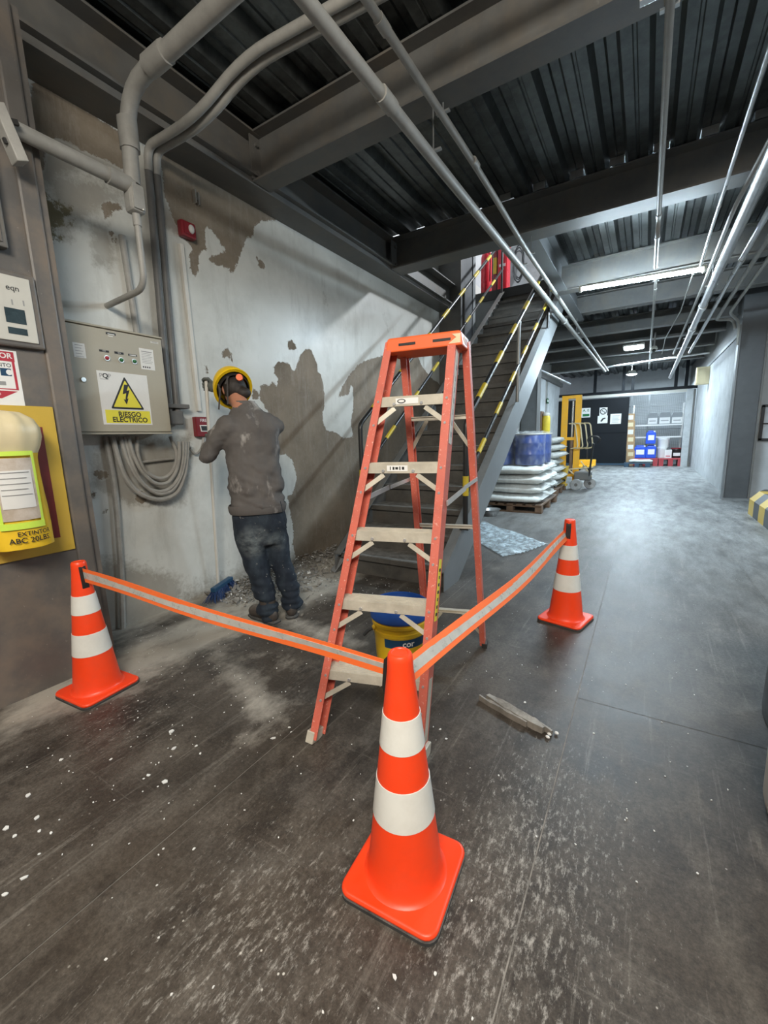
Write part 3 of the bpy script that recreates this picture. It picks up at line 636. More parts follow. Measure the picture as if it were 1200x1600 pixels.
# overhead pipes along the corridor
pipe('thick grey overhead pipe running from the top edge to the corridor end', [(-1.30, -1, 3.0), (-1.27, 3, 3.0), (-1.14, 14.3, 3.0)], .034, couple=[((-1.275, 2.2, 3.0), (0, 1, 0)), ((-1.215, 7.6, 3.0), (0, 1, 0))], clip=[((-1.265, 2.76, 3.0), .28), ((-1.245, 4.95, 3.0), .28), ((-1.20, 8.75, 3.0), .3)])
pipe('thin grey overhead pipe beside the thick one, with an offset bend before the stairs', [(-1.215, -1, 3.2), (-1.19, 3.5, 3.2), (-1.16, 4.6, 3.1), (-1.09, 14.6, 3.05)], .023, bend=.5, couple=[((-1.20, 2.05, 3.2), (0, 1, 0)), ((-1.185, 3.3, 3.2), (0, 1, 0))], clip=[((-1.197, 2.76, 3.2), .08), ((-1.16, 4.95, 3.1), .2)])
pipe('thin grey pipe under the ceiling pointing at the tube lamp', [(-.04, -1, 3.2), (-.03, 5.13, 3.2), (-.03, 5.2, 3.12), (-.03, 6.2, 3.12)], .02, bend=.05, couple=[((-.03, 5.0, 3.2), (0, 1, 0)), ((-.03, 5.3, 3.12), (0, 1, 0))], clip=[((-.035, 2.76, 3.2), .08)])
t = thing('conduit_support', 'steel strut cross piece on the first beam, gripping the thin pipe', 'bracket', (-.03, 2.7, 3.28))
MB().box(-.16, .10, 2.675, 2.715, 3.245, 3.285).build('strut', M['galv'], t, bev=.003); MB().box(-.06, 0, 2.70, 2.735, 3.222, 3.245).build('saddle', M['pipe'], t, bev=.003)
pipe('thin grey pipe behind the tube lamp leading to the small camera', [(-.02, 6.75, 3.2), (-.05, 16.4, 3.2)], .018, couple=[((-.02, 7.4, 3.2), (0, 1, 0))], clip=[((-.02, 7.1, 3.2), .09)])
pipe('bright thin pipe left of the thick silver pipe, dark before the second beam', [(.40, -1, 3.14), (.41, 5.6, 3.14), (.41, 6.4, 3.10)], .014, 'galv', couple=[((.41, 5.0, 3.14), (0, 1, 0))])
pipe('second thin pipe left of the thick silver one, with a small elbow', [(.62, 4.2, 3.25), (.53, 4.95, 3.13), (.51, 5.1, 3.08), (.50, 7.2, 3.06), (.45, 13, 3.1)], .018, 'pipe', bend=.08)
pipe('third thin pipe left of the thick silver pipe, nearest to it', [(.66, 4.6, 3.22), (.64, 5.0, 3.14), (.60, 12.4, 3.14)], .014, 'pipe', bend=.08)
t = pipe('thick silver pipe along the upper right, ending in a white cap', [(.585, -1, 3.0), (.575, 17.4, 3.0)], .046, 'galv', couple=[((.583, 8.0, 3.0), (0, 1, 0)), ((.583, 9.6, 3.0), (0, 1, 0))], n=14, clip=[((.585, 7.1, 3.0), .29), ((.585, 10.75, 3.0), .29)])
MB().cyl((.575, 17.4, 3.0), (.575, 17.52, 3.0), .055, n=12).build('end_cap', M['white'], t, smooth=True)
pipe('first grey pipe right of the thick silver one', [(.76, -1, 3.02), (.74, 12.5, 3.02)], .026, 'galv', couple=[((.75, 6.2, 3.02), (0, 1, 0))])
pipe('second grey pipe right of the thick silver one, ending in a wall elbow', [(.875, -1, 3.02), (.87, 7.6, 3.02), (.87, 9.2, 3.02), (1.1, 9.3, 3.02), (1.14, 9.3, 2.86)], .024, 'pipe', bend=.1)
pipe('third grey pipe right of the thick silver one, along the right column top', [(.98, 2, 3.0), (.98, 8.7, 3.0), (1.18, 9.25, 2.95), (1.19, 9.3, 2.6)], .02, 'pipe', bend=.15)
pipe('level grey pipe crossing the corridor ceiling near its far end', [(-2.8, 14.6, 3.12), (-1.7, 14.6, 3.12), (1.3, 14.55, 3.25)], .028, 'galv', bend=.05)
pipe('thin cable pipe zigzagging down left of the thick silver pipe', [(.36, 6.6, 3.1), (.34, 8.4, 3.08), (.20, 10.2, 3.0), (.19, 11.8, 2.95)], .008, 'pipe', bend=.05)
pipe('short slanted pipe below the ceiling beside the black door', [(-2.94, 13.0, 3.20), (-2.1, 14.5, 2.75)], .03, 'galv')
t = thing('security_camera', 'small pale dome camera hanging under the corridor ceiling', 'camera', at(1022, 545, 1, 11.8))
c = at(1022, 545, 1, 11.8); MB().ell(c, (.07, 0, 0), (0, .07, 0), (0, 0, .07)).build('dome', M['beige'], t, smooth=True); MB().cyl(c+V(0, 0, .05), c+V(0, 0, .35), .018).build('stem', M['pipe'], t)
MB().ell(c-V(0, .04, .04), (.04, 0, 0), (0, .04, 0), (0, 0, .04)).build('lens', M['black'], t, smooth=True)
a = at(1089, 574, 1, 14.6); b = at(1103, 600, 1, 14.6)
t = thing('junction_box', 'beige box hung high at the far end of the right corridor wall', 'box', (1.2, 14.7, a.z))
MB().box(a.x, 1.359, 14.6, 14.8, b.z, a.z).build('case', M['cream'], t, bev=.01); MB().box(a.x+.02, b.x-.02, 14.59, 14.6, b.z+.03, a.z-.03).build('lid', M['cream'], t, bev=.004)

# ================================================================== LEFT WALL FITTINGS
UY, UZ, UX = V(0, 1, 0), V(0, 0, 1), V(1, 0, 0)
def plate(name, y0, y1, z0, z1, x, th, mat, parent, bev=0, label=None): return MB().box(x, x+th, y0, y1, z0, z1).build(name, mat, parent, bev=bev, label=label)
XC = -2.86
t = thing('electrical_cabinet', 'beige electrical cabinet with pilot lamps and a yellow hazard sign on the left wall', 'cabinet', (-2.95, 1.5, 1.33))
MB().box(XW+.006, XC-.012, 1.215, 1.785, 1.335, 1.965).build('case', M['cabinet'], t, bev=.004)
MB().box(XC-.012, XC, 1.212, 1.785, 1.345, 1.962).build('door', M['cabinet'], t, bev=.004)
MB().box(XW+.006, XC+.006, 1.205, 1.79, 1.966, 1.978).build('hood', M['cabinet'], t, bev=.003)
MB().box(XC-.01, XC+.004, 1.212, 1.785, 1.330, 1.338).build('bottom_lip', M['cabinet'], t)
zc = lambda x, y: at(80+x/6, 480+y/6, 0, XC)
def zbox(a, b): p, q = zc(*a), zc(*b); return min(p.y, q.y), max(p.y, q.y), min(p.z, q.z), max(p.z, q.z)
lk = zc(297, 680); MB().cyl(lk, lk+UX*.012, .016, .013, 14).build('lock', M['steelbright'], t, smooth=True, label='round bright lock of the cabinet')
y0, y1, z0, z1 = zbox((420, 590), (950, 1105)); sg = plate('hazard_sign', y0, y1, z0, z1, XC+.0005, .0012, M['paper'], t, label='white sheet with a yellow electric hazard triangle')
W, H = y1-y0, z1-z0; X1 = XC+.0018; cy = (y0+y1)/2+W*.02
def rtri(cy, zb, w, h, r):                   # triangle with rounded corners
    P = [Vector((cy-w/2, zb)), Vector((cy+w/2, zb)), Vector((cy, zb+h))]; out = []
    for i in range(3):
        a, b, c = P[i-1], P[i], P[(i+1) % 3]; p = b+(a-b).normalized()*r; q = b+(c-b).normalized()*r
        out += [tuple(p*(1-k/4)**2+b*2*(k/4)*(1-k/4)+q*(k/4)**2) for k in range(5)]
    return out
zb = z0+H*.305
MB().prism(rtri(cy, zb, W*.68, H*.63, .012), (X1, 0, 0), UY, UZ, (.0008, 0, 0)).build('triangle_border', M['ink'], sg)
MB().prism(rtri(cy, zb+H*.036, W*.57, H*.52, .006), (X1+.0008, 0, 0), UY, UZ, (.0006, 0, 0)).build('triangle', M['signyellow'], sg)
bolt = [(.02, .40), (-.075, .20), (-.012, .215), (-.05, .105), (-.085, .115), (-.03, .03), (.01, .125), (-.02, .118), (.055, .265), (-.005, .25), (.085, .42)]
bolt = [(.075, .44), (-.03, .44), (-.09, .235), (-.005, .262), (-.042, .12), (-.085, .135), (-.025, .02), (.035, .155), (.0, .14), (.085, .335), (.015, .31)]
MB().prism([(cy+a*W*.85, zb+H*.07+b*H*.92) for a, b in bolt], (X1+.0014, 0, 0), UY, UZ, (.0006, 0, 0)).build('lightning_bolt', M['ink'], sg)
plate('yellow_strip', y0+W*.06, y1-W*.03, z0+H*.03, z0+H*.28, X1, .0005, M['signyellow'], sg)
for s, zz in (('RIESGO', .20), ('ELÉCTRICO', .095)): textmb(s, H*.132, (X1+.0005, cy+W*.02, z0+H*zz), UY, UZ, bold=.028).build('lettering', M['ink'], sg)
textmb('PQP', H*.115, (X1, y0+W*.15, z1-H*.09), UY, UZ, bold=.004).build('emblem', M['ink2'], sg)
textmb('Q', H*.125, (X1+.0003, y0+W*.152, z1-H*.09), UY, UZ, bold=.02).build('emblem_letter', M['ink'], sg)
plate('emblem_line', y0+W*.05, y0+W*.21, z1-H*.155, z1-H*.147, X1, .0004, M['ink2'], sg)
for i, (a, b, w) in enumerate((((447, 385), (543, 437), 'OFF'), ((590, 404), (680, 456), 'ON'), ((720, 427), (805, 475), ''))):
    q = zbox(a, b); p = plate('name_plate', q[0], q[1], q[2]+.006, q[3]-.006, XC, .002, M['ink'], t, label='small black name plate')
    if w: textmb(w, .011, (XC+.002, (q[0]+q[1])/2, (q[2]+q[3])/2), UY, UZ).build('lettering', M['white'], p)
    else: plate('print_line', q[0]+.006, q[1]-.006, (q[2]+q[3])/2-.003, (q[2]+q[3])/2+.002, XC+.002, .0006, M['white'], p)
for i, (c, m, lb) in enumerate(((zc(518, 478), 'lamp_red', 'red pilot lamp'), (zc(652, 497), 'lamp_green', 'pale green pilot lamp'), (zc(775, 510), 'lamp_green', 'green pilot lamp'))):
    MB().cyl(c, c+UX*.008, .016, n=16).build('lamp_bezel', M['steelbright'], t, smooth=True)
    MB().ell(c+UX*.008, (.016, 0, 0), (0, .012, 0), (0, 0, .012), 14, 8).build('pilot_lamp', M[m], t, smooth=True, label=lb)
q = zbox((510, 225), (605, 275)); p = plate('name_plate', q[0], q[1], q[2]+.004, q[3]-.004, XC, .002, M['ink'], t)
for k in (0, 1): plate('print_line', q[0]+.008, q[1]-.008-.01*k, q[3]-.016-.012*k, q[3]-.011-.012*k, XC+.002, .0006, M['white'], p)
q = zbox((195, 325), (330, 480)); p = plate('label_sheet', q[0], q[1], q[2], q[3], XC, .001, M['paper'], t, label='white printed sheet at the upper left of the cabinet')
for k in range(5): plate('print_line', q[0]+.01, q[1]-.012-.008*(k % 2), q[3]-.014-.016*k, q[3]-.011-.016*k, XC+.001, .0004, M['ink2'], p)
q = zbox((820, 380), (975, 595)); p = plate('label_sheet', q[0], q[1], q[2], q[3], XC, .001, M['paper'], t, label='white printed checklist at the upper right of the cabinet')
for k in range(8): plate('print_line', q[0]+.012, q[1]-.010-.006*(k % 3), q[3]-.022-.010*k, q[3]-.0195-.010*k+(.003 if k == 0 else 0), XC+.001, .0004, M['ink2'], p)
for k in range(4): plate('print_mark', q[0]+.012+.014*k, q[0]+.020+.014*k, q[2]+.010, q[2]+.020, XC+.001, .0004, M['ink'], p)
q = zbox((925, 310), (1005, 355)); p = plate('maker_plate', q[0], q[1], q[2]+.004, q[3]-.004, XC, .0015, M['beige'], t)
plate('print_line', q[0]+.012, q[1]-.012, q[2]+.012, q[2]+.016, XC+.0015, .0004, M['ink2'], p)

def wbox(a, b, x): p, q = at(*a, 0, x), at(*b, 0, x); return min(p.y, q.y), max(p.y, q.y), min(p.z, q.z), max(p.z, q.z)
q = wbox((282, 340), (308, 376), -3.0)
t = thing('alarm_strobe', 'red alarm strobe high on the peeling wall', 'alarm', (-3.03, (q[0]+q[1])/2, q[2]))
plate('case', q[0], q[1], q[2], q[3], XW+.006, .055, M['redmaroon'], t, bev=.012)
plate('face', q[0]+.02, q[1]-.02, q[2]+.02, q[3]-.02, XW+.061, .006, M['redmaroon'], t, bev=.004)
MB().ell((XW+.067, q[1]-.045, q[2]+.06), (.018, 0, 0), (0, .024, 0), (0, 0, .032), 12, 8).build('flash_lens', M['lens'], t, smooth=True)
q = wbox((305, 651), (328, 682), -3.01)
t = thing('fire_call_point', 'small dark red fire call point low on the wall behind the stick', 'alarm', (-3.03, (q[0]+q[1])/2, q[2]))
plate('case', q[0], q[1], q[2], q[3], XW+.006, .045, M['redmaroon'], t, bev=.006)
c = ((q[0]+q[1])/2+.01, (q[2]+q[3])/2); textmb('FIRE', .032, (XW+.0515, c[0], q[3]-.028), UY, UZ, bold=.01).build('lettering', M['white'], t)
MB().prism([(c[0]-.038, c[1]+.012), (c[0]+.038, c[1]+.012), (c[0]+.030, c[1]-.038), (c[0]-.030, c[1]-.038)], (XW+.051, 0, 0), UY, UZ, (.006, 0, 0)).build('pull_handle', M['white'], t)
MB().prism([(c[0]-.031, c[1]+.006), (c[0]+.031, c[1]+.006), (c[0]+.025, c[1]-.031), (c[0]-.025, c[1]-.031)], (XW+.057, 0, 0), UY, UZ, (.002, 0, 0)).build('pull_insert', M['ink'], t)
p = at(308, 308, 0, XW+.03); t = thing('wall_hook', 'tiny bare metal hook left in the ruined plaster above the alarm', 'hook', p)
MB().box(XW+.006, XW+.04, p.y-.022, p.y-.012, p.z-.045, p.z+.045).box(XW+.006, XW+.03, p.y+.012, p.y+.022, p.z-.045, p.z+.04).build('prong', M['steelbright'], t)
MB().box(XW+.006, XW+.02, p.y-.012, p.y+.012, p.z-.01, p.z+.01).build('bridge', M['darkpipe'], t)

# ================================================================== SIGNS ON THE LEFT COLUMN
XF = -2.612
q = wbox((0, 424), (52, 437), -2.57); a = at(52, 437, 0, -2.57); b = at(66, 540, 0, -2.57)
t = thing('wall_display', 'white wall box with a dark display at the left edge', 'device', (-2.59, .8, b.z)); yr, zt, zb = a.y-.01, a.z, b.z
plate('back_case', .50, yr+.02, zb-.02, zt+.02, XF+.001, .035, M['column'], t, bev=.01)
plate('front', .50, yr-.008, zb+.004, zt-.006, XF+.036, .008, M['beige'], t, bev=.004)
d0 = at(6, 479, 0, -2.567); d1 = at(42, 508, 0, -2.567); d2 = at(12, 510, 0, -2.567); d3 = at(44, 525, 0, -2.567)
plate('display', d0.y, d1.y, d1.z, d0.z, XF+.044, .002, M['screen'], t); plate('display', d2.y, d3.y, d3.z, d2.z, XF+.044, .002, M['screen'], t)
e = at(15, 449, 0, -2.567); textmb('eqn', .035, (XF+.044, e.y+.01, e.z), UY, UZ, bold=.01).build('lettering', M['ink'], t)
for x, y in ((19, 472), (37, 474)):
    e = at(x, y, 0, -2.567); plate('print_mark', e.y-.003, e.y+.003, e.z-.012, e.z+.012, XF+.044, .0006, M['ink2'], t)
a, b = at(25, 549, 0, -2.606), at(40, 634, 0, -2.606); yr, zt, zb = (a.y+b.y)/2, a.z, b.z
t = thing('wall_sign', 'white sign with red border and red arrow above the ochre board', 'sign', (XF, .75, zb))
plate('sheet', .52, yr, zb, zt, XF+.001, .003, M['white'], t); xs = XF+.004; h = zt-zb
plate('red_header', .52, yr-.012, zt-h*.20, zt-.006, xs, .0005, M['redprint'], t)
plate('red_border', yr-.024, yr-.014, zb+h*.30, zt-h*.20, xs, .0005, M['redprint'], t)
plate('red_border', .52, yr-.014, zb+h*.285, zb+h*.305, xs, .0005, M['redprint'], t)
MB().prism([(.52, zb+h*.26), (yr-.020, zb+h*.26), (.80, zb+h*.12), (.52, zb+h*.08)], (xs, 0, 0), UY, UZ, (.0006, 0, 0)).build('red_arrow', M['redprint'], t)
textmb('OR', .034, (xs+.0006, yr-.020, zt-h*.105), UY, UZ, bold=.018, align='RIGHT').build('lettering', M['white'], t)
textmb('OSITO', .024, (xs, yr-.028, zt-h*.275), UY, UZ, bold=.012, align='RIGHT').build('lettering', M['ink'], t)
textmb('Libre', .022, (xs+.0008, yr-.085, zb+h*.205), UY, UZ, align='RIGHT').build('lettering', M['white'], t)
e0, e1 = at(5, 575, 0, -2.606), at(19, 588, 0, -2.606); plate('picture', e0.y-.012, e1.y, e1.z, e0.z, xs, .0005, M['navy'], t)
MB().prism([(e0.y+.02+.012*math.cos(k*.628), (e0.z+e1.z)/2+.013*math.sin(k*.628)) for k in range(10)], (xs+.0005, 0, 0), UY, UZ, (.0003, 0, 0)).build('picture_figure', M['white'], t)
for yy, zz in ((.70, .36), (.745, .36), (.80, .36)): plate('picture', yy, yy+.025, zb+h*zz, zb+h*(zz+.07), xs, .0004, M['ink2'], t)
e0, e1 = at(2, 300, 0, -2.57), at(13, 389, 0, -2.57)
t = thing('control_box', 'grey steel box cut off by the left edge, above the white wall box', 'box', (-2.58, .7, e1.z))
plate('case', .45, e1.y, e1.z, e1.z+.42, XF+.001, .05, M['steel'], t, bev=.006); plate('cover', .45, e1.y-.02, e1.z+.02, e1.z+.40, XF+.051, .006, M['column'], t, bev=.003)
# extinguisher board, cover bag
t = thing('extinguisher_board', 'ochre wall board with a dark red inner panel on the left column', 'board', (XF, .8, .71))
bo = plate('board', .50, .995, .712, 1.462, XF+.001, .012, M['board'], t, bev=.003)
plate('red_panel', .50, .935, .79, 1.36, XF+.013, .002, M['maroonprint'], t)
cx, cy_, cz = -2.495, .745, .78
t = thing('extinguisher', 'fire extinguisher hidden under a yellow and cream vinyl cover on the ochre board', 'extinguisher', (cx, cy_, cz))
R0 = .112
def bag(rs, z, k): return [(r, zz) for r, zz in zip(rs, z)]
vb = MB(); rings = []
for i, (r, z) in enumerate([(.118, .80), (.121, .83), (.118, .90), (.115, .98), (.112, 1.10), (.108, 1.20), (.112, 1.24)]):
    rings.append([V(cx+(r+.004*math.sin(5*a+i)*(1 if i < 2 else .6))*math.cos(a)*.92, cy_+(r+.003*math.sin(7*a+i*2))*math.sin(a), z) for a in [2*math.pi*k/40 for k in range(40)]])
vb.loft(rings).build('cover', M['vinyl'], t, smooth=True)
rings = []
for i, (r, z) in enumerate([(.114, 1.235), (.128, 1.27), (.138, 1.31), (.137, 1.35), (.118, 1.39), (.075, 1.42), (.02, 1.428)]):
    rings.append([V(cx+r*(1+.03*math.sin(9*a)*(i > 0))*math.cos(a)*.88, cy_+r*(1+.03*math.sin(9*a+.6)*(i > 0))*math.sin(a), z+.004*math.sin(9*a)*(i in (2, 3, 4))) for a in [2*math.pi*k/54 for k in range(54)]])
MB().loft(rings).build('hood', M['cream'], t, smooth=True, label='cream gathered top of the cover')
def patch(a0, a1, z0, z1, r, mat, name, n=14, parent=None, label=None):
    mb = MB(); P = []
    for z in (z0, z1):
        for rr in (r, r+.003):
            P.append([V(cx+rr*math.cos(a)*.95, cy_+rr*math.sin(a), z) for a in [a0+(a1-a0)*k/n for k in range(n+1)]])
    A, B, C, D = P; vs = A+B+C+D; m = n+1; fs = []
    for k in range(n): fs += [(m+k, m+k+1, 3*m+k+1, 3*m+k), (k+1, k, 2*m+k, 2*m+k+1), (2*m+k, 3*m+k, 3*m+k+1, 2*m+k+1), (k, k+1, m+k+1, m+k)]
    fs += [(0, m, 3*m, 2*m), (n, 2*m+n, 3*m+n, m+n)]
    return mb.add(vs, fs).build(name, mat, parent or t, smooth=True, label=label)
A0, A1 = -.85, .55
pouch = patch(A0+.12, A1-.1, .935, 1.215, .1195, M['clearpouch'], 'document_pouch', label='cloudy clear pouch holding a printed tag')
patch(A0, A0+.13, .90, 1.24, .1205, M['neon'], 'piping', 4); patch(A1-.10, A1, .90, 1.24, .1205, M['neon'], 'piping', 4)
patch(A0, A1, .895, .925, .1225, M['neon'], 'piping'); patch(A0, A1, 1.225, 1.245, .1195, M['neon'], 'piping')
tag_ = patch(A0+.2, A1-.22, .99, 1.16, .1225, M['paper'], 'inspection_tag', parent=pouch, label='printed inspection tag')
for z in (1.15, 1.125, 1.10, 1.075, 1.05): patch(A0+.25, A1-.3-.1*((z*1000) % 2), z, z+.003, .1257, M['ink2'], 'print_line', 6, parent=pouch)
for wtx, sz, z, an in (('EXTINTOR', .028, .872, .16), ('ABC 20LBS.', .034, .842, .02)):
    textmb(wtx, sz, (0, 0, 0), UY, UZ, bold=.015, wrap=((cx+.002, cy_, z), .120, an), xs=1).build('lettering', M['ink'], t)

# ================================================================== STAIRS
SY, SZ, GO, RI, NT_ = 3.08, .19, .2714, .19, 19
SX0, SX1 = -2.45, -1.33
def N(y): return RI+(y-SY)*RI/GO             # height of the nosing line
st = thing('staircase', 'steel staircase with black and yellow handrails climbing along the left wall', 'stairs', (-1.9, SY, 0))
for k in range(NT_):
    y, z = SY+GO*k, RI*(k+1)
    MB().box(SX0+.035, SX1-.01, y, y+GO+.05, z-.008, z).box(SX0+.035, SX1-.01, y-.004, y+.004, z-.045, z-.002).build('tread', M['tread'], st)
    MB().box(SX0+.035, SX1-.01, y+.030, y+.036, z-RI+.002, z-.010).build('riser', M['tread'], st)
    MB().box(SX0+.05, SX1-.03, y+.010, y+.028, z-.001, z+.003).build('nosing_strip', M['darkpipe'], st)
MB().box(SX0+.035, SX1-.01, SY+GO*NT_+.03, SY+GO*NT_+.036, RI*NT_+.002, 3.80).box(SX0+.035, SX1-.01, SY+GO*NT_+.02, SY+GO*NT_+.3, 3.80, 3.806).build('landing_edge', M['tread'], st)
def stringer(x, xin, y0, y1, up, dn):
    mb = MB(); s = RI/GO
    P = [(y0, max(0, N(y0)-dn)), (y0, N(y0)+up), (y1, N(y1)+up), (y1, N(y1)-dn)]
    if N(y0)-dn < 0: P = [(y0, 0), (y0, N(y0)+up), (y1, N(y1)+up), (y1, N(y1)-dn), (SY+(dn-RI)/s, 0)]
    mb.prism(P, (min(x, x), 0, 0), (0, 1, 0), (0, 0, 1), (.008, 0, 0))
    a = min(x, xin); b = max(x, xin)
    mb.prism([(y0, N(y0)+up), (y1, N(y1)+up), (y1, N(y1)+up-.012), (y0, N(y0)+up-.012)], (a, 0, 0), (0, 1, 0), (0, 0, 1), (b-a, 0, 0))
    mb.prism([(SY+.3, N(SY+.3)-dn+.012), (y1, N(y1)-dn+.012), (y1, N(y1)-dn), (SY+.3, N(SY+.3)-dn)], (a, 0, 0), (0, 1, 0), (0, 0, 1), (b-a, 0, 0))
    return mb
stringer(SX1, SX1-.075, SY-.06, 8.22, .02, .37).build('stringer', M['stringer'], st)
stringer(SX0, SX0+.075, SY-.06, 8.22, .05, .33).build('stringer', M['steel'], st)
def rail(x, off, ya, yb, name, r, b0, step, blen, extra=()):
    pts = [V(x, y, N(y)+off) for y in (ya, yb)]; pts = list(extra)+pts
    o = MB().tube(arc(pts, .05, 4) if len(pts) > 2 else pts, r, 10).build(name, M['railblack'], st, smooth=True)
    y = b0
    while y < yb-.1:
        MB().cyl((x, y, N(y)+off), (x, y+blen, N(y+blen)+off), r+.0025, n=10).build('yellow_band', M['yellow'], o, smooth=True); y += step
    return o
rail(-1.30, .93, 3.44, 8.0, 'handrail', .023, 3.74, .515, .19, extra=[V(-1.30, 3.44, .46)])
rail(-1.30, .43, 3.60, 7.9, 'mid_rail', .019, 3.76, .515, .17)
rail(-2.42, .92, 3.49, 8.3, 'handrail', .023, 3.72, .60, .20, extra=[V(-2.42, 3.49, .5)])
rail(-2.42, .43, 3.49, 8.25, 'mid_rail', .019, 3.98, .60, .19)
for x, y in ((-1.30, 3.44), (-2.42, 3.49)):
    z = N(y)
    MB().cyl((x, y, z+.30), (x, y, z+.47), .0265, n=10).build('yellow_band', M['yellow'], st, smooth=True)
    MB().box(x-.04, x+.04, y-.04, y+.04, z+.0, z+.012).build('post_foot', M['railblack'], st)
for x, y in ((-1.30, 6.7), (-2.42, 6.3), (-1.30, 5.1), (-2.42, 8.2)):
    MB().cyl((x, y, N(y)+.02), (x, y, N(y)+.92), .020, n=10).build('post', M['railblack'] if y > 6 else M['railgrey'], st, smooth=True)

# ================================================================== UPPER FLOOR OBJECTS
def extinguisher(label, x, y, z, r, h, mat='red'):
    t = thing('extinguisher', label, 'extinguisher', (x, y, z), 'red extinguishers on the upper floor')
    MB().lathe([(r*.9, 0), (r, .03), (r, h*.78), (r*.75, h*.88), (r*.3, h*.93), (r*.3, h*.97)], 18, (x, y, z)).build('cylinder', M[mat], t, smooth=True)
    MB().box(x-.03, x+.03, y-.08, y+.03, z+h*.97, z+h*1.04).build('valve', M['black'], t); MB().tube(arc([(x, y-.05, z+h), (x+r+.03, y-.04, z+h*.95), (x+r+.03, y-.04, z+h*.3)], .05), .012, 8).build('hose', M['black'], t, smooth=True)
extinguisher('fat red extinguisher on the upper floor left of the red cabinet', at(760, 420, 1, 8.45).x, 8.45, 3.905, .10, .85)
a, b = at(779, 388, 1, 9.0), at(789, 458, 1, 9.0)
t = thing('hose_cabinet', 'narrow tall red cabinet on the upper floor at the head of the stairs', 'cabinet', (-2.45, 9.05, 3.81))
MB().box(a.x-.01, b.x+.03, 9.0, 9.25, 3.905, 5.3).build('case', M['red'], t, bev=.01); MB().box(a.x+.015, b.x+.01, 8.99, 9.0, 3.86, 5.2).build('door', M['red'], t, bev=.004)
MB().box(a.x+.02, b.x, 8.984, 8.99, 4.55, 4.60).build('white_strip', M['white'], t)
t = thing('red_post', 'dark red post with a yellow band beside the hose cabinet upstairs', 'post', (a.x-.12, 9.0, 3.81))
MB().box(a.x-.13, a.x-.04, 9.0, 9.12, 3.90, 5.3).build('post', M['redmaroon'], t); MB().box(a.x-.135, a.x-.035, 8.995, 9.125, 4.45, 4.75).build('yellow_band', M['yellow'], t)
t = thing('cable_coil', 'dark cable coil hanging on the white upper floor wall', 'cable', at(811, 410, 1, 10.25)); c = at(811, 408, 1, 10.22); mb = MB()
for k in range(5):
    mb.tube([c+V((.10+.02*math.sin(k*2))*math.cos(a), -.012*k, (.34+.05*math.sin(k*3))*math.sin(a)-.03*k) for a in [2*math.pi*i/24 for i in range(25)]], .012, 6, False)
mb.build('coil', M['steel_dark'], t, smooth=True); MB().cyl(c+V(0, .07, .36), c+V(0, -.08, .36), .015).build('peg', M['steelbright'], t)

# ================================================================== CONES AND TAPE
def rsq(h, r, n=5):
    out = []
    for i, (sx, sy) in enumerate(((1, 1), (-1, 1), (-1, -1), (1, -1))):
        for k in range(n+1):
            a = math.pi/2*(i+k/n); out.append((sx*(h-r)+r*math.cos(a), sy*(h-r)+r*math.sin(a)))
    return out
def cone_r(z): return .106-(.106-.034)*(z-.05)/.61
def cone(label, x, y, rot):
    t = thing('traffic_cone', label, 'traffic cone', (x, y, 0), 'orange traffic cones', math.radians(rot), True)
    MB().prism(rsq(.144, .036), (0, 0, 0), (1, 0, 0), (0, 1, 0), (0, 0, .010)).build('rubber_foot', M['rubber'], t)
    MB().prism(rsq(.143, .036), (0, 0, .010), (1, 0, 0), (0, 1, 0), (0, 0, .018)).build('base', M['cone'], t, smooth=True, bev=.008, seg=3)
    pr = [(.122, .027), (.113, .032), (.108, .042)]+[(cone_r(z), z) for z in (.06, .2, .4, .55, .65)]+[(.0338, .680), (.0325, .690), (.029, .6955), (.023, .6965), (.021, .694), (.001, .693)]
    MB().lathe(pr, 48).build('cone_body', M['cone'], t, smooth=True)
    for a, b in ((.224, .334), (.435, .528)):
        MB().lathe([(cone_r(a)+.0003, a-.0005), (cone_r(a)+.002, a), (cone_r(b)+.002, b), (cone_r(b)+.0003, b+.0005)], 48, cap=False).build('reflective_band', M['band'], t, smooth=True)
    return t
CF_ = V(-.514, .884, 0); CL_ = V(-2.36, .905, 0); CRr = V(-.385, 2.915, 0)
def housing(t, rot, ang, z0, z1, d):          # black strap holder on the side of the cone
    a = math.radians(ang-rot); n = V(math.cos(a), math.sin(a), 0); u = V(-n.y, n.x, 0); mb = MB()
    rings = [(z0, .002), (z0+.02, d), (z1-.015, d), (z1, .002)]; L = []
    for z, q in rings:
        r = cone_r(z)*.97; L.append([n*r-u*.016+V(0, 0, z), n*(r+q)-u*.013+V(0, 0, z), n*(r+q)+u*.013+V(0, 0, z), n*r+u*.016+V(0, 0, z)])
    mb.loft(L).build('tape_holder', M['black'], t, bev=.003)
c1 = cone('front orange cone, nearest the camera, with tape leaving both sides', CF_.x, CF_.y, 4)
c2 = cone('left orange cone standing beside the grey column', CL_.x, CL_.y, 5)
c3 = cone('far orange cone standing out in the corridor', CRr.x, CRr.y, -13)
def dirang(p, q): return math.degrees(math.atan2(q.y-p.y, q.x-p.x))
housing(c1, 4, dirang(CF_, CL_)-8, .56, .68, .014); housing(c1, 4, dirang(CF_, CRr), .53, .665, .008)
housing(c2, 5, dirang(CL_, CF_), .565, .675, .004); housing(c3, -13, dirang(CRr, CF_), .575, .675, .004)
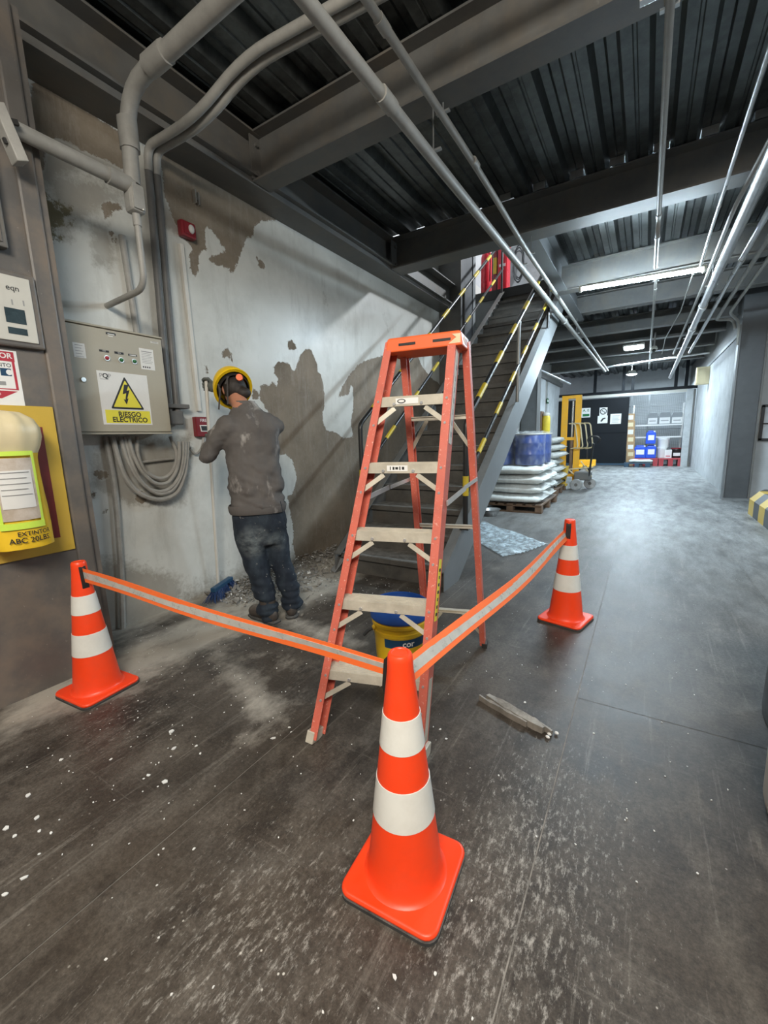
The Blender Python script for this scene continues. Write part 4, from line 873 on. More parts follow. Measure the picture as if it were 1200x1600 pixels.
def tape(label, A, B, za, zb, zc, zd, sag, tilt=0):   # za..zb top and bottom at A, zc..zd at B
    t = thing('barrier_tape', label, 'barrier tape', (A+B)/2, 'orange barrier tapes between the cones'); d = (B-A).normalized(); n = V(-d.y, d.x, 0)
    def rib(f0, f1, th):
        L = []
        for k in range(25):
            s = k/24; p = A.lerp(B, s); tp = za+(zc-za)*s-sag*4*s*(1-s); bt = zb+(zd-zb)*s-sag*4*s*(1-s); q = n*.006*math.sin(s*9)
            z0, z1 = bt+(tp-bt)*f0, bt+(tp-bt)*f1
            L.append([p+q+n*(tilt*f0-th)+V(0, 0, z0), p+q+n*(tilt*f0+th)+V(0, 0, z0), p+q+n*(th+.004*math.sin(s*5)+tilt*f1)+V(0, 0, z1), p+q+n*(-th+.004*math.sin(s*5)+tilt*f1)+V(0, 0, z1)])
        return MB().loft(L)
    rib(0, 1, .0008).build('webbing', M['tape'], t, smooth=True, ang=.5); rib(.27, .75, .0013).build('reflective_strip', M['tape_mid'], t, smooth=True, ang=.5, label='grey reflective centre strip')
def zat(x, y, p): return atr(x, y, math.hypot(p.x, p.y)).z
d = (CF_-CL_).normalized(); A, B = CL_+d*.036, CF_-d*.044
tape('orange tape with a grey strip from the left cone to the front cone', A, B, zat(136, 887, A), zat(139, 908, A), zat(600, 1031, B), zat(600, 1056, B), .006)
d = (CRr-CF_).normalized(); A, B = CF_+d*.040, CRr-d*.036
tape('orange tape with a grey strip from the front cone to the far cone', A, B, zat(651, 1042, A), zat(651, 1071, A), zat(893, 829, B), zat(896, 844, B), .03, .028)

# ================================================================== STEPLADDER
FL, FR, RR, RL = V(-1.115, 1.172, 0), V(-.668, 1.312, 0), V(-.742, 2.297, 0), V(-1.085, 2.19, 0)
TFL, TFR, TRR, TRL = V(-1.002, 1.70, 1.655), V(-.700, 1.752, 1.655), V(-.685, 1.842, 1.655), V(-.990, 1.79, 1.655)
ld = thing('stepladder', 'orange fibreglass stepladder with dirty aluminium steps, standing open', 'ladder', (-.9, 1.75, 0))
wv = (TFR-TFL).normalized(); wv.z = 0; wv.normalize(); dv = V(-wv.y, wv.x, 0)
def ladder_rail(a, b, sgn, dep, fw, name):     # C section, web on the outside
    mb = MB(); ax = (b-a).normalized(); nb = ax.cross(wv).normalized(); nb = nb if nb.dot(dv) > 0 else -nb
    o = wv*(sgn*.002)
    mb.bar(a+o, b+o, .004, dep, wv)
    for s in (-1, 1):
        q = nb*(s*(dep/2-.002))-wv*(sgn*fw/2); mb.bar(a+q, b+q, fw, .004, wv)
    r = mb.build(name, M['fibre'], ld)
    return r
hF = V(0, 0, .03)
def lerpz(a, b, z): return a.lerp(b, (z-a.z)/(b.z-a.z))
for a, b, s in ((FL, TFL, -1), (FR, TFR, 1)):
    r = ladder_rail(lerpz(a, b, .02), b, s, .078, .030, 'front_rail')
    f = lerpz(a, b, .0); g = lerpz(a, b, .05); MB().bar(V(f.x, f.y, .002), g, .036, .084, wv).build('rail_foot', M['alu'], ld, bev=.004)
    for z in (.285, .567, .849, 1.128, 1.408, .185, .467, .749, 1.028, 1.308):
        p = lerpz(a, b, z)-dv*.036-wv*(s*.015); MB().cyl(p+dv*.002, p-dv*.008, .0065, .005, 10).build('rivet', M['alu_clean'], ld, smooth=True)
for a, b, s in ((RL, TRL, -1), (RR, TRR, 1)):
    ladder_rail(lerpz(a, b, .02), b, s, .045, .026, 'rear_rail')
    f = lerpz(a, b, .0); g = lerpz(a, b, .04); MB().bar(V(f.x, f.y, .002), g, .031, .050, wv).build('rail_foot', M['rubber'], ld, bev=.004)
for i, z in enumerate((.30, .582, .864, 1.143, 1.423)):
    a, b = lerpz(FL, TFL, z)+wv*.005, lerpz(FR, TFR, z)-wv*.005; w = (b-a).length; u = (b-a).normalized(); c = (a+b)/2; n = V(-u.y, u.x, 0)
    mb = MB(); mb.obox(c+n*.007, u*w/2, n*.0435, V(0, 0, .003)); mb.obox(c-n*.0345-V(0, 0, .018), u*w/2, n*.0025, V(0, 0, .020)); mb.obox(c+n*.044-V(0, 0, .016), u*w/2, n*.0025, V(0, 0, .018))
    for k in range(6): mb.obox(c+n*(-.026+.0128*k)+V(0, 0, .0035), u*(w/2-.006), n*.0022, V(0, 0, .0012))
    sp = mb.build('step', M['alu'], ld)
    for f in (.24, .62):
        p = a.lerp(b, f)-n*.036-V(0, 0, .028); MB().cyl(p, p-n*.006, .008, .006, 10).build('rivet', M['alu_clean'], sp, smooth=True)
    for f, e, q in ((.24, FL, TFL), (.66, FR, TFR)):
        p0 = a.lerp(b, f)-n*.030-V(0, 0, .045); p1 = lerpz(e, q, z-.115)-n*.026+(wv*.006 if f < .5 else -wv*.010)
        MB().bar(p0, p1, .003, .020, n).build('knee_brace', M['alu'], ld)
    if i in (3, 4):                            # small printed labels on the upper steps
        f = .42; p = a.lerp(b, f)-n*.0375-V(0, 0, .017); lw = .05 if i == 4 else .045
        s2 = MB().obox(p, u*lw, n*.0006, V(0, 0, .012)).build('step_label', M['white'], sp)
        mb = MB()
        if i == 4:
            q = p-n*.0008-u*.024; mb.prism([(.019*math.cos(t)*(1 if k < 16 else .8), .009*math.sin(t)*(1 if k < 16 else .6)) for k, t in [(k, 2*math.pi*k/16) for k in range(16)]], q, u, V(0, 0, 1), -n*.0006)
            mb.build('print_mark', M['ink'], s2); MB().prism([(.014*math.cos(t), .0055*math.sin(t)) for t in [2*math.pi*k/14 for k in range(14)]], q-n*.0007, u, V(0, 0, 1), -n*.0005).build('print_mark', M['white'], s2)
        else:
            for k, ww in enumerate((.004, .008, .012, .005, .01)): mb.obox(p-n*.0008+u*(-.030+.014*k), u*ww*.5, n*.0005, V(0, 0, .007-.001*(k % 3)))
            mb.build('print_mark', M['ink'], s2)
for z, wd in ((1.34, .020), (.78, .018), (.24, .020)):
    a, b = lerpz(RL, TRL, z), lerpz(RR, TRR, z); MB().bar(a+wv*.004, b-wv*.004, wd, .024, V(0, 0, 1)).bar(a+wv*.004+V(0, 0, wd*.4)-dv*.012, b-wv*.004+V(0, 0, wd*.4)-dv*.012, .003, .014, V(0, 0, 1)).build('rear_bar', M['alu'], ld)
    if z != .78:
        for e, q, f in ((RL, TRL, .32), (RR, TRR, .68)):
            p = a.lerp(b, f)-V(0, 0, .01); MB().bar(p-dv*.014, lerpz(e, q, z-.17)-dv*.012, .018, .003, wv).build('rear_brace', M['alu'], ld)
for s, a, ta, b, tb in ((1, FR, TFR, RR, TRR), (-1, FL, TFL, RL, TRL)):
    p = lerpz(a, ta, .98)+wv*s*.010+dv*.01; q = lerpz(b, tb, 1.04)+wv*s*.012; m = p.lerp(q, .55)+V(0, 0, .004)
    MB().bar(p, m, .006, .022, wv).build('spreader', M['alu_clean'], ld); MB().bar(m-wv*s*.006, q-wv*s*.006, .005, .018, wv).build('spreader', M['alu_clean'], ld)
cc = (TFL+TFR+TRL+TRR)/4; hw = (TFR-TFL).length/2+.012; hd = .084
mb = MB(); top = [cc+dv*-.006+V(0, 0, -.014)+wv*x*hw+dv*y*hd for x, y in ((-1, -1), (1, -1), (1, 1), (-1, 1))]
mb.loft([[p+V(0, 0, -.022)+(p-cc)*.03 for p in top], [p+V(0, 0, .030)-(p-cc)*.02 for p in top], [p+V(0, 0, .038)-(p-cc)*.06 for p in top]])
cap = mb.build('top_cap', M['cap'], ld, bev=.006)
for f in (-.42, .50): MB().obox(cc+wv*f*hw-dv*(hd+.0065)+V(0, 0, -.008), wv*.038, dv*.0015, V(0, 0, .0055)).build('slot', M['ink'], cap)
MB().prism([(-.02, -.012), (.03, -.012), (.03, .024), (-.005, .024), (.012, .010)], cc+wv*(hw-.034)-dv*(hd+.0075)+V(0, 0, -.014), wv, V(0, 0, 1), -dv*.0008).build('worn_label', M['cream'], cap)
MB().obox(cc+V(0, 0, -.012)+wv*(hw+.002), wv*.0012, dv*.045, V(0, 0, .020)).build('worn_label', M['beige'], cap)
MB().obox(cc+V(0, 0, -.012)+wv*(hw+.0035)-dv*.01, wv*.0006, dv*.020, V(0, 0, .012)).build('print_mark', M['fibre_old'], cap)
for z0, z1, m in ((1.22, 1.60, 'beige'), (.52, .76, 'signyellow'), (.06, .30, 'alu')):   # old stickers down the outer web of the right rail
    a, b = lerpz(FR, TFR, z0)+wv*.0047, lerpz(FR, TFR, z1)+wv*.0047; pl_ = MB().bar(a, b, .0010, .044 if m != 'signyellow' else .036, wv).build('rail_label', M[m], ld)
    if m != 'alu':
        for k in range(7): MB().bar(a.lerp(b, .08+.12*k)+wv*.0008, a.lerp(b, .13+.12*k)+wv*.0008, .0006, .026-.006*(k % 3), wv).build('print_line', M['ink2'] if m == 'beige' else M['ink'], pl_)

# ================================================================== BUCKET
bx, by = -1.065, 1.84
t = thing('bucket', 'yellow bucket with a blue rim standing under the ladder', 'bucket', (bx, by, 0))
MB().lathe([(.122, .0), (.126, .008), (.140, .24), (.147, .245), (.148, .262), (.142, .266), (.143, .285), (.150, .290), (.151, .305), (.146, .309), (.149, .335), (.154, .338), (.154, .350), (.144, .352), (.137, .24), (.12, .02)], 40, (bx, by, 0)).build('shell', M['bucket'], t, smooth=True, ang=.5)
MB().lathe([(.1535, .318), (.158, .326), (.158, .345), (.153, .372), (.155, .386), (.150, .390), (.144, .386), (.142, .33)], 40, (bx, by, 0), cap=False).build('rim', M['blue'], t, smooth=True, ang=.5, label='blue nested rim')
MB().lathe([(.143, .33), (.001, .325)], 40, (bx, by, 0)).build('hollow_shade', M['ink'], t)  # black disc painting the shade inside the open, hollow bucket
ca = math.atan2(-by, -bx)
def wrapplate(c, r, a0, a1, z0, z1, mat, name, parent, th=.0015, n=12, slope=0):
    mb = MB(); L = []
    for k in range(n+1):
        a = a0+(a1-a0)*k/n; e = V(math.cos(a), math.sin(a), 0)
        L.append([c+e*r+V(0, 0, z0), c+e*(r+th)+V(0, 0, z0), c+e*(r+th+slope)+V(0, 0, z1), c+e*(r+slope)+V(0, 0, z1)])
    return mb.loft(L).build(name, mat, parent, smooth=True, ang=.6)
wrapplate(V(bx, by, 0), .1355, ca-.62, ca+1.1, .188, .236, M['navy'], 'label_band', t, .0025, slope=.003)
textmb('cor', .046, (0, 0, 0), UY, UZ, bold=.02, wrap=((bx, by, .213), .1415, ca+.30)).build('lettering', M['white'], t)
for k in range(3): wrapplate(V(bx, by, 0), .1352-.001*k, ca+.20, ca+.75-.1*k, .145-.012*k, .149-.012*k, M['ink2'], 'print_line', t, .0025)
a = ca-1.15; e = V(math.cos(a), math.sin(a), 0); p = V(bx, by, 0)+e*.150
MB().ell(p+V(0, 0, .275), e*.012, V(-e.y, e.x, 0)*.014, V(0, 0, .014)).build('handle_lug', M['bucket'], t, smooth=True)
MB().tube([p+V(0, 0, .275), p+e*.03+V(-e.y, e.x, 0)*-.005+V(0, 0, .262), p+e*.05+V(-e.y, e.x, 0)*-.02+V(0, 0, .235)], .009, 8).build('handle', M['steel_dark'], t, smooth=True)

# ================================================================== WORKER
fw = V(-.74, .67, 0).normalized(); rt = V(fw.y, -fw.x, 0)   # facing away from the camera, towards the wall
man = thing('person', 'worker seen from behind in dusty grey shirt, jeans and yellow helmet, holding a stick', 'person', (-2.18, 2.01, 0))
def ring(c, a, b, n=20, up=None, flat=0):
    ea = rt; eb = fw
    if up is not None:
        ax = Vector(up).normalized(); ea = (rt-ax*rt.dot(ax)).normalized(); eb = ax.cross(ea)
        if eb.dot(fw) < 0: eb = -eb
    return [c+ea*(a*math.copysign(abs(math.cos(t))**.85, math.cos(t)))+eb*(b*math.copysign(abs(math.sin(t))**.85, math.sin(t))) for t in [2*math.pi*k/n for k in range(n)]]
def mid(y, xl, xr, r): return (atr(xl, y, r)+atr(xr, y, r))/2, (atr(xr, y, r)-atr(xl, y, r)).length/2
def limb(mb, pts, rad, n=14):
    mb.tube(pts, rad, n)
    for p, r in zip(pts, rad): mb.ell(p, (r, 0, 0), (0, r, 0), (0, 0, r), 12, 8)
    return mb
# joints from the pose
SHL, SHR = atr(352, 668, 3.02), atr(426, 664, 3.08)
ELL_, WRL, HAL = atr(323, 712, 3.04), atr(333, 692, 3.33), atr(326, 690, 3.50)
ELR, WRR, HAR = atr(402, 668, 3.38), atr(344, 613, 3.46), atr(324, 603, 3.50)
PEL = atr(404, 800, 3.0); HPL, HPR = atr(384, 806, 2.99), atr(424, 800, 3.02)
KNL, KNR = atr(400, 878, 2.96), atr(436, 868, 3.02); ANL, ANR = atr(419, 950, 2.93), atr(455, 934, 2.99)
NK, HD = atr(376, 634, 3.12), atr(367, 612, 3.22)
# body under the clothes: one continuous skin
b = MB()
L = []
for y, xl, xr, r, dd in ((812, 364, 446, 3.0, .10), (770, 364, 438, 3.01, .095), (720, 360, 434, 3.03, .105), (685, 358, 428, 3.05, .10), (655, 356, 420, 3.07, .075)):
    c, a = mid(y, xl, xr, r); L.append(ring(c, a, dd))
b.loft(L); limb(b, [atr(380, 650, 3.08), NK, HD], [.075, .058, .055])
b.ell(HD+fw*.015, rt*.076, fw*.092+V(0, 0, -.03), V(0, 0, .105)+fw*.02)
limb(b, [SHL, ELL_, WRL], [.050, .040, .028]); limb(b, [SHR, ELR, WRR], [.050, .040, .028])
limb(b, [HPL, KNL, ANL], [.080, .055, .040]); limb(b, [HPR, KNR, ANR], [.080, .055, .040])
fuse(b, .014, 4).build('body', M['skin'], man, smooth=True, ang=3)
ear = atr(350, 609, 3.19); MB().ell(ear, rt*.012, fw*.020, V(0, 0, .032), 12, 8).ell(ear-rt*.006, rt*.008, fw*.011, V(0, 0, .018), 10, 6).build('ear', M['skin'], man, smooth=True)
# face, turned away from the camera
fc = HD+fw*.105+V(0, 0, -.045); MB().ell(fc, rt*.014, fw*.022, V(0, 0, .028), 10, 6).build('nose', M['skin'], man, smooth=True)
for s in (-1, 1): MB().ell(HD+fw*.095+rt*s*.032+V(0, 0, -.015), rt*.014, fw*.008, V(0, 0, .008), 10, 6).build('eye', M['ink'], man, smooth=True)
MB().ell(HD+fw*.088+V(0, 0, -.088), rt*.026, fw*.010, V(0, 0, .006), 10, 6).build('mouth', M['redmaroon'], man, smooth=True)
hb = MB(); hb.ell(HD-fw*.012+V(0, 0, .022), rt*.083, fw*.088, V(0, 0, .090)); hb.ell(atr(381, 614, 3.14), rt*.050, fw*.034, V(0, 0, .040)); fuse(hb, .009, 4).build('hair', M['hair'], man, smooth=True, ang=3)
# shirt
s = MB(); L = []
for y, xl, xr, r, dd in ((797, 358, 446, 3.0, .128), (788, 357, 446, 3.0, .130), (776, 359, 443, 3.01, .122), (765, 357, 443, 3.01, .128), (740, 355, 440, 3.02, .130), (715, 353, 438, 3.035, .132), (690, 350, 437, 3.05, .132), (672, 347, 436, 3.06, .124), (658, 350, 430, 3.07, .108), (647, 356, 420, 3.085, .090), (638, 362, 406, 3.10, .070), (631, 366, 398, 3.115, .060)):
    c, a = mid(y, xl, xr, r); L.append(ring(c, a, dd))
s.loft(L)
limb(s, [SHL+rt*.03, SHL-rt*.015-V(0, 0, .03), (SHL+ELL_)/2, ELL_, (ELL_+WRL)/2, WRL], [.085, .078, .066, .058, .050, .040])
limb(s, [SHR-rt*.03, SHR+rt*.0, (SHR+ELR)/2+rt*.02, ELR, (ELR+WRR)/2, WRR], [.085, .074, .062, .056, .048, .040])
def wrinkle(p):
    q = p-SHL; u = q.dot(rt); z = p.z
    return .016*pnoise((u*11+z*5, z*13-u*6, p.y*9))+.018*pnoise((z*26+u*9, u*9, 3.1))*max(0, min(1, (1.15-z)/.28))+.004*pnoise((u*40, z*40, p.x*40))
shirt = fuse(s, .0115, 5, .5, wrinkle).build('shirt', M['shirt'], man, smooth=True, ang=3)
c, a = mid(632, 365, 399, 3.115); hm = MB(); R1 = ring(c+V(0, 0, -.004), a*1.06, .064); R2 = ring(c+V(0, 0, .022)+fw*.01, a*1.0, .060)
hm.loft([R1, R2], cap=False).build('collar', M['shirt'], man, smooth=True)
c, a = mid(800, 359, 446, 3.0); c2, a2 = mid(791, 357, 447, 3.0)
MB().loft([ring(c, a*1.0, .128), ring(c+V(0, 0, .012), a*1.03, .134), ring(c2+V(0, 0, .004), a2*1.025, .135), ring(c2+V(0, 0, .02), a2*.99, .128)], cap=False).build('shirt_hem', M['shirt'], man, smooth=True)
# jeans
j = MB(); L = []
for y, xl, xr, r, dd in ((780, 364, 441, 3.0, .105), (800, 362, 446, 3.0, .118), (818, 364, 448, 3.0, .122), (832, 368, 446, 3.0, .116), (848, 376, 444, 3.0, .10)):
    c, a = mid(y, xl, xr, r); L.append(ring(c, a, dd))
j.loft(L)
limb(j, [HPL+V(0, 0, -.01), atr(389, 835, 2.975), KNL, atr(408, 905, 2.945), ANL+V(0, 0, .03), ANL, ANL-V(0, 0, .035)], [.098, .099, .082, .074, .068, .073, .074])
limb(j, [HPR+V(0, 0, -.01), atr(428, 832, 3.02), KNR, atr(445, 896, 3.005), ANR+V(0, 0, .03), ANR, ANR-V(0, 0, .035)], [.095, .094, .080, .073, .068, .073, .074])
def crease(p):
    z = p.z; k = max(0, min(1, (.42-z)/.3))
    return .010*pnoise((p.x*9, p.y*9, z*11))+.022*k*pnoise((z*30, p.x*7, p.y*7))+.003*pnoise((p.x*40, p.y*40, z*40))
j.ell(atr(405, 838, 3.01), rt*.13, fw*.075, V(0, 0, .09))
jo = fuse(j, .0115, 4, .5, crease).build('jeans', M['jeans'], man, smooth=True, ang=3)
fa = jo.data.attributes.new('fade', 'FLOAT', 'POINT'); og = ORG[man]; vals = []
for v in jo.data.vertices:
    p = v.co+og; q = max(0, 1-((p-atr(397, 848, 2.87)).length/.13)**2)+.7*max(0, 1-((p-atr(435, 845, 2.92)).length/.09)**2); vals.append(q)
fa.data.foreach_set('value', vals)
for (xa, ya), (xb, yb), r in (((438, 783), (448, 825), 2.885), ((423, 795), (421, 832), 2.878)):
    MB().bar(atr(xa, ya, r), atr(xb, yb, r), .004, .006, rt).build('seam', M['jeans'], man)
# boots on the floor
for an, lb in ((ANL, 0), (ANR, 1)):
    toe = fw*.72+rt*(-.55 if lb == 0 else .10); toe = V(toe.x, toe.y, 0).normalized(); sd = V(toe.y, -toe.x, 0); g = V(an.x, an.y, 0)
    bt = MB(); bt.tube([g+V(0, 0, .17), g+V(0, 0, .07)], [.058, .054], 14); bt.ell(g+toe*.06+V(0, 0, .055), sd*.050, toe*.145, V(0, 0, .052)); bt.ell(g-toe*.03+V(0, 0, .05), sd*.042, toe*.055, V(0, 0, .05)); bt.ell(g+toe*.14+V(0, 0, .045), sd*.052, toe*.065, V(0, 0, .045))
    bo = fuse(bt, .010, 4); bo.v = [(x, y, max(z, .012)) for x, y, z in bo.v]; bo = bo.build('boot', M['boot'], man, smooth=True, ang=3)
    MB().prism([(x*.052*(1 if y > .02 else .85), y) for x, y in ((-1, -.07), (-.6, -.092), (.6, -.092), (1, -.07), (1.05, .13), (.7, .195), (0, .215), (-.7, .195), (-1.05, .13))], g, sd, toe, (0, 0, .016)).build('sole', M['rubber'], bo, bev=.003)
# helmet: tipped forward, hollow shell with harness
hc = atr(364, 607, 3.24); ax = (fw*.72+V(0, 0, .62)-rt*.34).normalized(); e1 = (rt-ax*rt.dot(ax)).normalized(); e2 = ax.cross(e1)
def dome(r, h, k0, off=0): return [[hc+ax*(off+h*math.sin(p))+e1*(r*.92*math.cos(p)*math.cos(t))+e2*(r*1.08*math.cos(p)*math.sin(t)) for t in [2*math.pi*k/32 for k in range(32)]] for p in k0]
ph = [i*math.pi/2/9*.99 for i in range(10)]
hl = MB(); o_, i_ = dome(.142, .150, ph), dome(.128, .140, ph); hl.loft(i_[::-1]+o_); br = [[hc+e1*(r*.92*math.cos(t))+e2*(r*1.08*math.sin(t))+ax*z for t in [2*math.pi*k/32 for k in range(32)]] for r, z in ((.128, 0), (.128, -.012), (.147, -.014), (.150, -.006), (.142, .004))]
hl.loft(br, cap=False); he = hl.build('helmet', M['helmet'], man, smooth=True)
n_ = [[hc+e1*(r*.92*math.cos(t))+e2*(r*1.08*math.sin(t))+ax*z for t in [2*math.pi*k/32 for k in range(32)]] for r, z in ((.112, -.030), (.118, -.028), (.118, .016), (.112, .016), (.112, -.030))]
MB().loft(n_, cap=False).build('headband', M['black'], he, smooth=True)
for t in (.3, 1.2, 2.2, 3.4, 4.3, 5.3): MB().bar(hc+e1*(.112*.92*math.cos(t))+e2*(.12*math.sin(t)), hc+ax*.10+e1*.03*math.cos(t)+e2*.03*math.sin(t), .022, .003, e1*-math.sin(t)+e2*math.cos(t)).build('crown_strap', M['hair'], he)
kn = atr(374, 590, 3.10); MB().cyl(kn, kn-fw*.022, .024, .021, 16).build('adjuster_knob', M['tape'], he, smooth=True, label='round orange adjuster knob')
nb = MB()
for (xa, ya), (xb, yb), r in (((355, 588), (356, 632), 3.10), ((357, 588), (352, 600), 3.12), ((344, 606), (342, 640), 3.15), ((341, 600), (345, 618), 3.16)):
    MB().bar(atr(xa, ya, r), atr(xb, yb, r), .010, .002, rt).build('chin_strap', M['hair'], he)
# gloves: palm and five curled fingers round the stick
bt0, bt1 = V(-2.955, 2.10, .10), atr(322, 596, 3.46)
sd_ = (bt1-bt0).normalized()
def glove(c, wrist, name):
    g = MB(); c = bt0+sd_*((c-bt0).dot(sd_)); tow = (wrist-c); tow = (tow-sd_*tow.dot(sd_)).normalized(); sdv = sd_.cross(tow)
    palm = c+tow*.034; g.ell(palm, tow*.020, sdv*.030, sd_*.045); limb(g, [palm, palm+tow*.02-sd_*.01, wrist], [.030, .030, .034], 12)
    for k in range(4):
        h = (.033, .012, -.010, -.031)[k]; ln = (.95, 1.05, 1., .85)[k]; pts = [palm+sd_*h+sdv*.020]
        for a in (.5, 1.25, 2.0, 2.7): pts.append(c+sd_*(h*.95)+(tow*math.cos(a*ln)+sdv*math.sin(a*ln))*.0245)
        limb(g, pts, [.0115, .011, .0105, .0100, .0090], 10)
    limb(g, [palm+sd_*.030-sdv*.016, c+tow*.018-sdv*.022+sd_*.050, c-tow*.008-sdv*.022+sd_*.048, c-tow*.022-sdv*.006+sd_*.040], [.0135, .0125, .0115, .010], 10)
    fuse(g, .0048, 3).build(name, M['glove'], man, smooth=True, ang=3)
glove(HAL, WRL, 'glove'); glove(HAR, WRR, 'glove')
# ------------------------------------------------------------------ broom held by the worker
t = thing('broom', 'blue bristled broom with a long pale stick, standing against the wall', 'broom', (bt0.x, bt0.y, 0))
MB().cyl(bt0, bt1+sd_*.03, .0125, .0125, 12).build('stick', M['white_pvc'], t, smooth=True)
hd = V(.25, -.55, 0).normalized(); hn = V(-hd.y, hd.x, 0); hcn = V(-2.93, 2.12, .085)
MB().obox(hcn+V(0, 0, .012), hd*.15, hn*.022, V(0, 0, .018)).build('head_block', M['navy'], t, bev=.006)
mb = MB()
for i in range(260):
    a, q = random.uniform(-.15, .15), random.uniform(-.02, .02); p = hcn+hd*a+hn*q; e = p+hd*(a*.35+random.gauss(0, .012))+hn*(q*1.6+random.gauss(0, .012)); e.z = .004
    mb.cyl(p, e, .0022, .0012, 4)
mb.build('bristles', M['bristle'], t, kind='stuff')

# ================================================================== PALLETS, SACKS, DRUMS
def pallet(label, x0, x1, y0, y1, mat='wood', h=.14, parts=True, name='pallet', cat='pallet'):
    t = thing(name, label, cat, ((x0+x1)/2, (y0+y1)/2, 0)); w = x1-x0; d = y1-y0
    for k in range(3):
        c = x0+.05+(w-.1)*k/2
        for q in range(3): yy = y0+.07+(d-.14)*q/2; MB().box(c-.05, c+.05, yy-.07, yy+.07, .022, h-.042).build('block', M[mat], t)
        yy = y0+.07+(d-.14)*k/2; MB().box(x0, x1, yy-.05, yy+.05, 0, .022).build('bottom_board', M[mat], t); MB().box(x0, x1, yy-.05, yy+.05, h-.042, h-.022).build('stringer_board', M[mat], t)
    n = 7
    for k in range(n):
        c = x0+.05+(w-.1)*k/(n-1); MB().box(c-.048, c+.048, y0, y1, h-.022, h).build('top_board', M[mat], t)
    return t
pallet('wooden pallet under the white sacks and blue drums beside the stairs', -2.33, -1.33, 6.85, 8.25)
def sack(label, group, c, sx, sy, sz, seed, rot=0):
    t = thing('sack', label, 'sack', (c[0], c[1], c[2]-sz), group); r = random.Random(seed); n, m = 28, 12; rings = []
    for i in range(m+1):
        ph = math.pi*(i/m-.5)*.995; cz = math.copysign(abs(math.sin(ph))**.9, math.sin(ph)); cr = abs(math.cos(ph))**.30; R = []
        for k in range(n):
            a = 2*math.pi*k/n; ca, sa = math.copysign(abs(math.cos(a))**.32, math.cos(a)), math.copysign(abs(math.sin(a))**.32, math.sin(a))
            edge = .5+.5*max(abs(ca)**6, 0); x, y = ca*sx*cr, sa*sy*cr; z = cz*sz*(1-.28*max(abs(ca), abs(sa))**8*.6)
            w = .020*pnoise((x*7+seed*3, y*7, z*9))+.014*pnoise((x*17+seed, y*17, z*22)); z += w*.9
            xr, yr = x*(1+w), y*(1+w); R.append(V(c[0]+xr*math.cos(rot)-yr*math.sin(rot), c[1]+xr*math.sin(rot)+yr*math.cos(rot), c[2]+z))
        rings.append(R)
    MB().loft(rings).build('body', M['sack'], t, smooth=True, ang=2)
    s = 1 if seed % 2 else -1                 # stitched end
    MB().box(c[0]+sx*.96, c[0]+sx*1.03, c[1]-sy*.8, c[1]+sy*.8, c[2]-.006, c[2]+.006).build('stitched_end', M['sack'], t, bev=.004); return t
lv = ['bottom', 'second', 'third', 'top']
for k in range(4):
    for q in range(2):
        sack('%s layer %s white sack on the pallet under the blue drums' % (lv[k], ('front', 'rear')[q]), 'white sacks under the blue drums', (-1.83+.015*((k*7) % 3-1), 7.18+.70*q+.012*((k*5) % 3-1), .221+.155*k), .50, .345, .080, k*2+q+1)
def drum(label, x, y, z, r, h):
    t = thing('drum', label, 'drum', (x, y, z), 'blue drums on the white sacks')
    MB().lathe([(r*.93, 0), (r, .02), (r, h*.30), (r*1.02, h*.33), (r, h*.36), (r, h*.66), (r*1.02, h*.69), (r, h*.72), (r, h*.95), (r*.97, h*.975)], 32, (x, y, z), cap=True).build('barrel', M['drum'], t, smooth=True)
    MB().lathe([(r*.99, h*.955), (r*1.035, h*.96), (r*1.035, h*.995), (r*.96, h), (r*.90, h*.985), (.001, h*.985)], 32, (x, y, z), cap=False).build('lid', M['beige'], t, smooth=True, label='pale lid with a rolled rim'); return t
drum('front right blue drum on the white sacks', -1.60, 7.14, .765, .235, .50); drum('front left blue drum on the white sacks', -2.08, 7.14, .765, .235, .50)
drum('rear right blue drum on the white sacks', -1.60, 7.66, .765, .235, .50); drum('rear left blue drum on the white sacks', -2.08, 7.66, .765, .235, .50)
rr = []
for i in range(13):
    z = .18+1.11*i/12; R = []
    for k in range(56):
        a = 2*math.pi*k/56; ca, sa = math.copysign(abs(math.cos(a))**.45, math.cos(a)), math.copysign(abs(math.sin(a))**.45, math.sin(a)); w = .014*pnoise((k*.55, z*9, 0))+.035*(z < .78)
        R.append(V(-1.84+ca*(.505+w), 7.40+sa*(.53+w), z))
    rr.append(R)
t = thing('stretch_film', 'clear stretch film wrapped around the blue drums', 'plastic film', (-1.84, 7.4, .6)); MB().loft(rr, cap=False).build('film', M['wrap'], t, smooth=True)
mb = MB()
for k in range(46):
    x, y = random.uniform(-2.3, -1.4), random.uniform(6.88, 7.9); mb.ell((x, y, 1.275+random.uniform(0, .02)), (random.uniform(.03, .08), 0, .01), (0, random.uniform(.02, .06), 0), (0, 0, random.uniform(.006, .018)), 7, 4)
mb.build('gathered_top', M['wrap'], t, smooth=True, kind='stuff')
pallet('second wooden pallet behind, under the farther white sacks', -2.45, -1.45, 9.0, 10.1)
l8 = ['lowest', 'second', 'third', 'fourth', 'fifth', 'sixth', 'topmost']
for k in range(7): sack('%s white sack of the farther stack beside the yellow stacker' % l8[k], 'white sacks of the farther stack', (-1.95+.04*((k*5) % 3-1), 9.55, .215+.150*k), .50, .48, .076, 20+k)

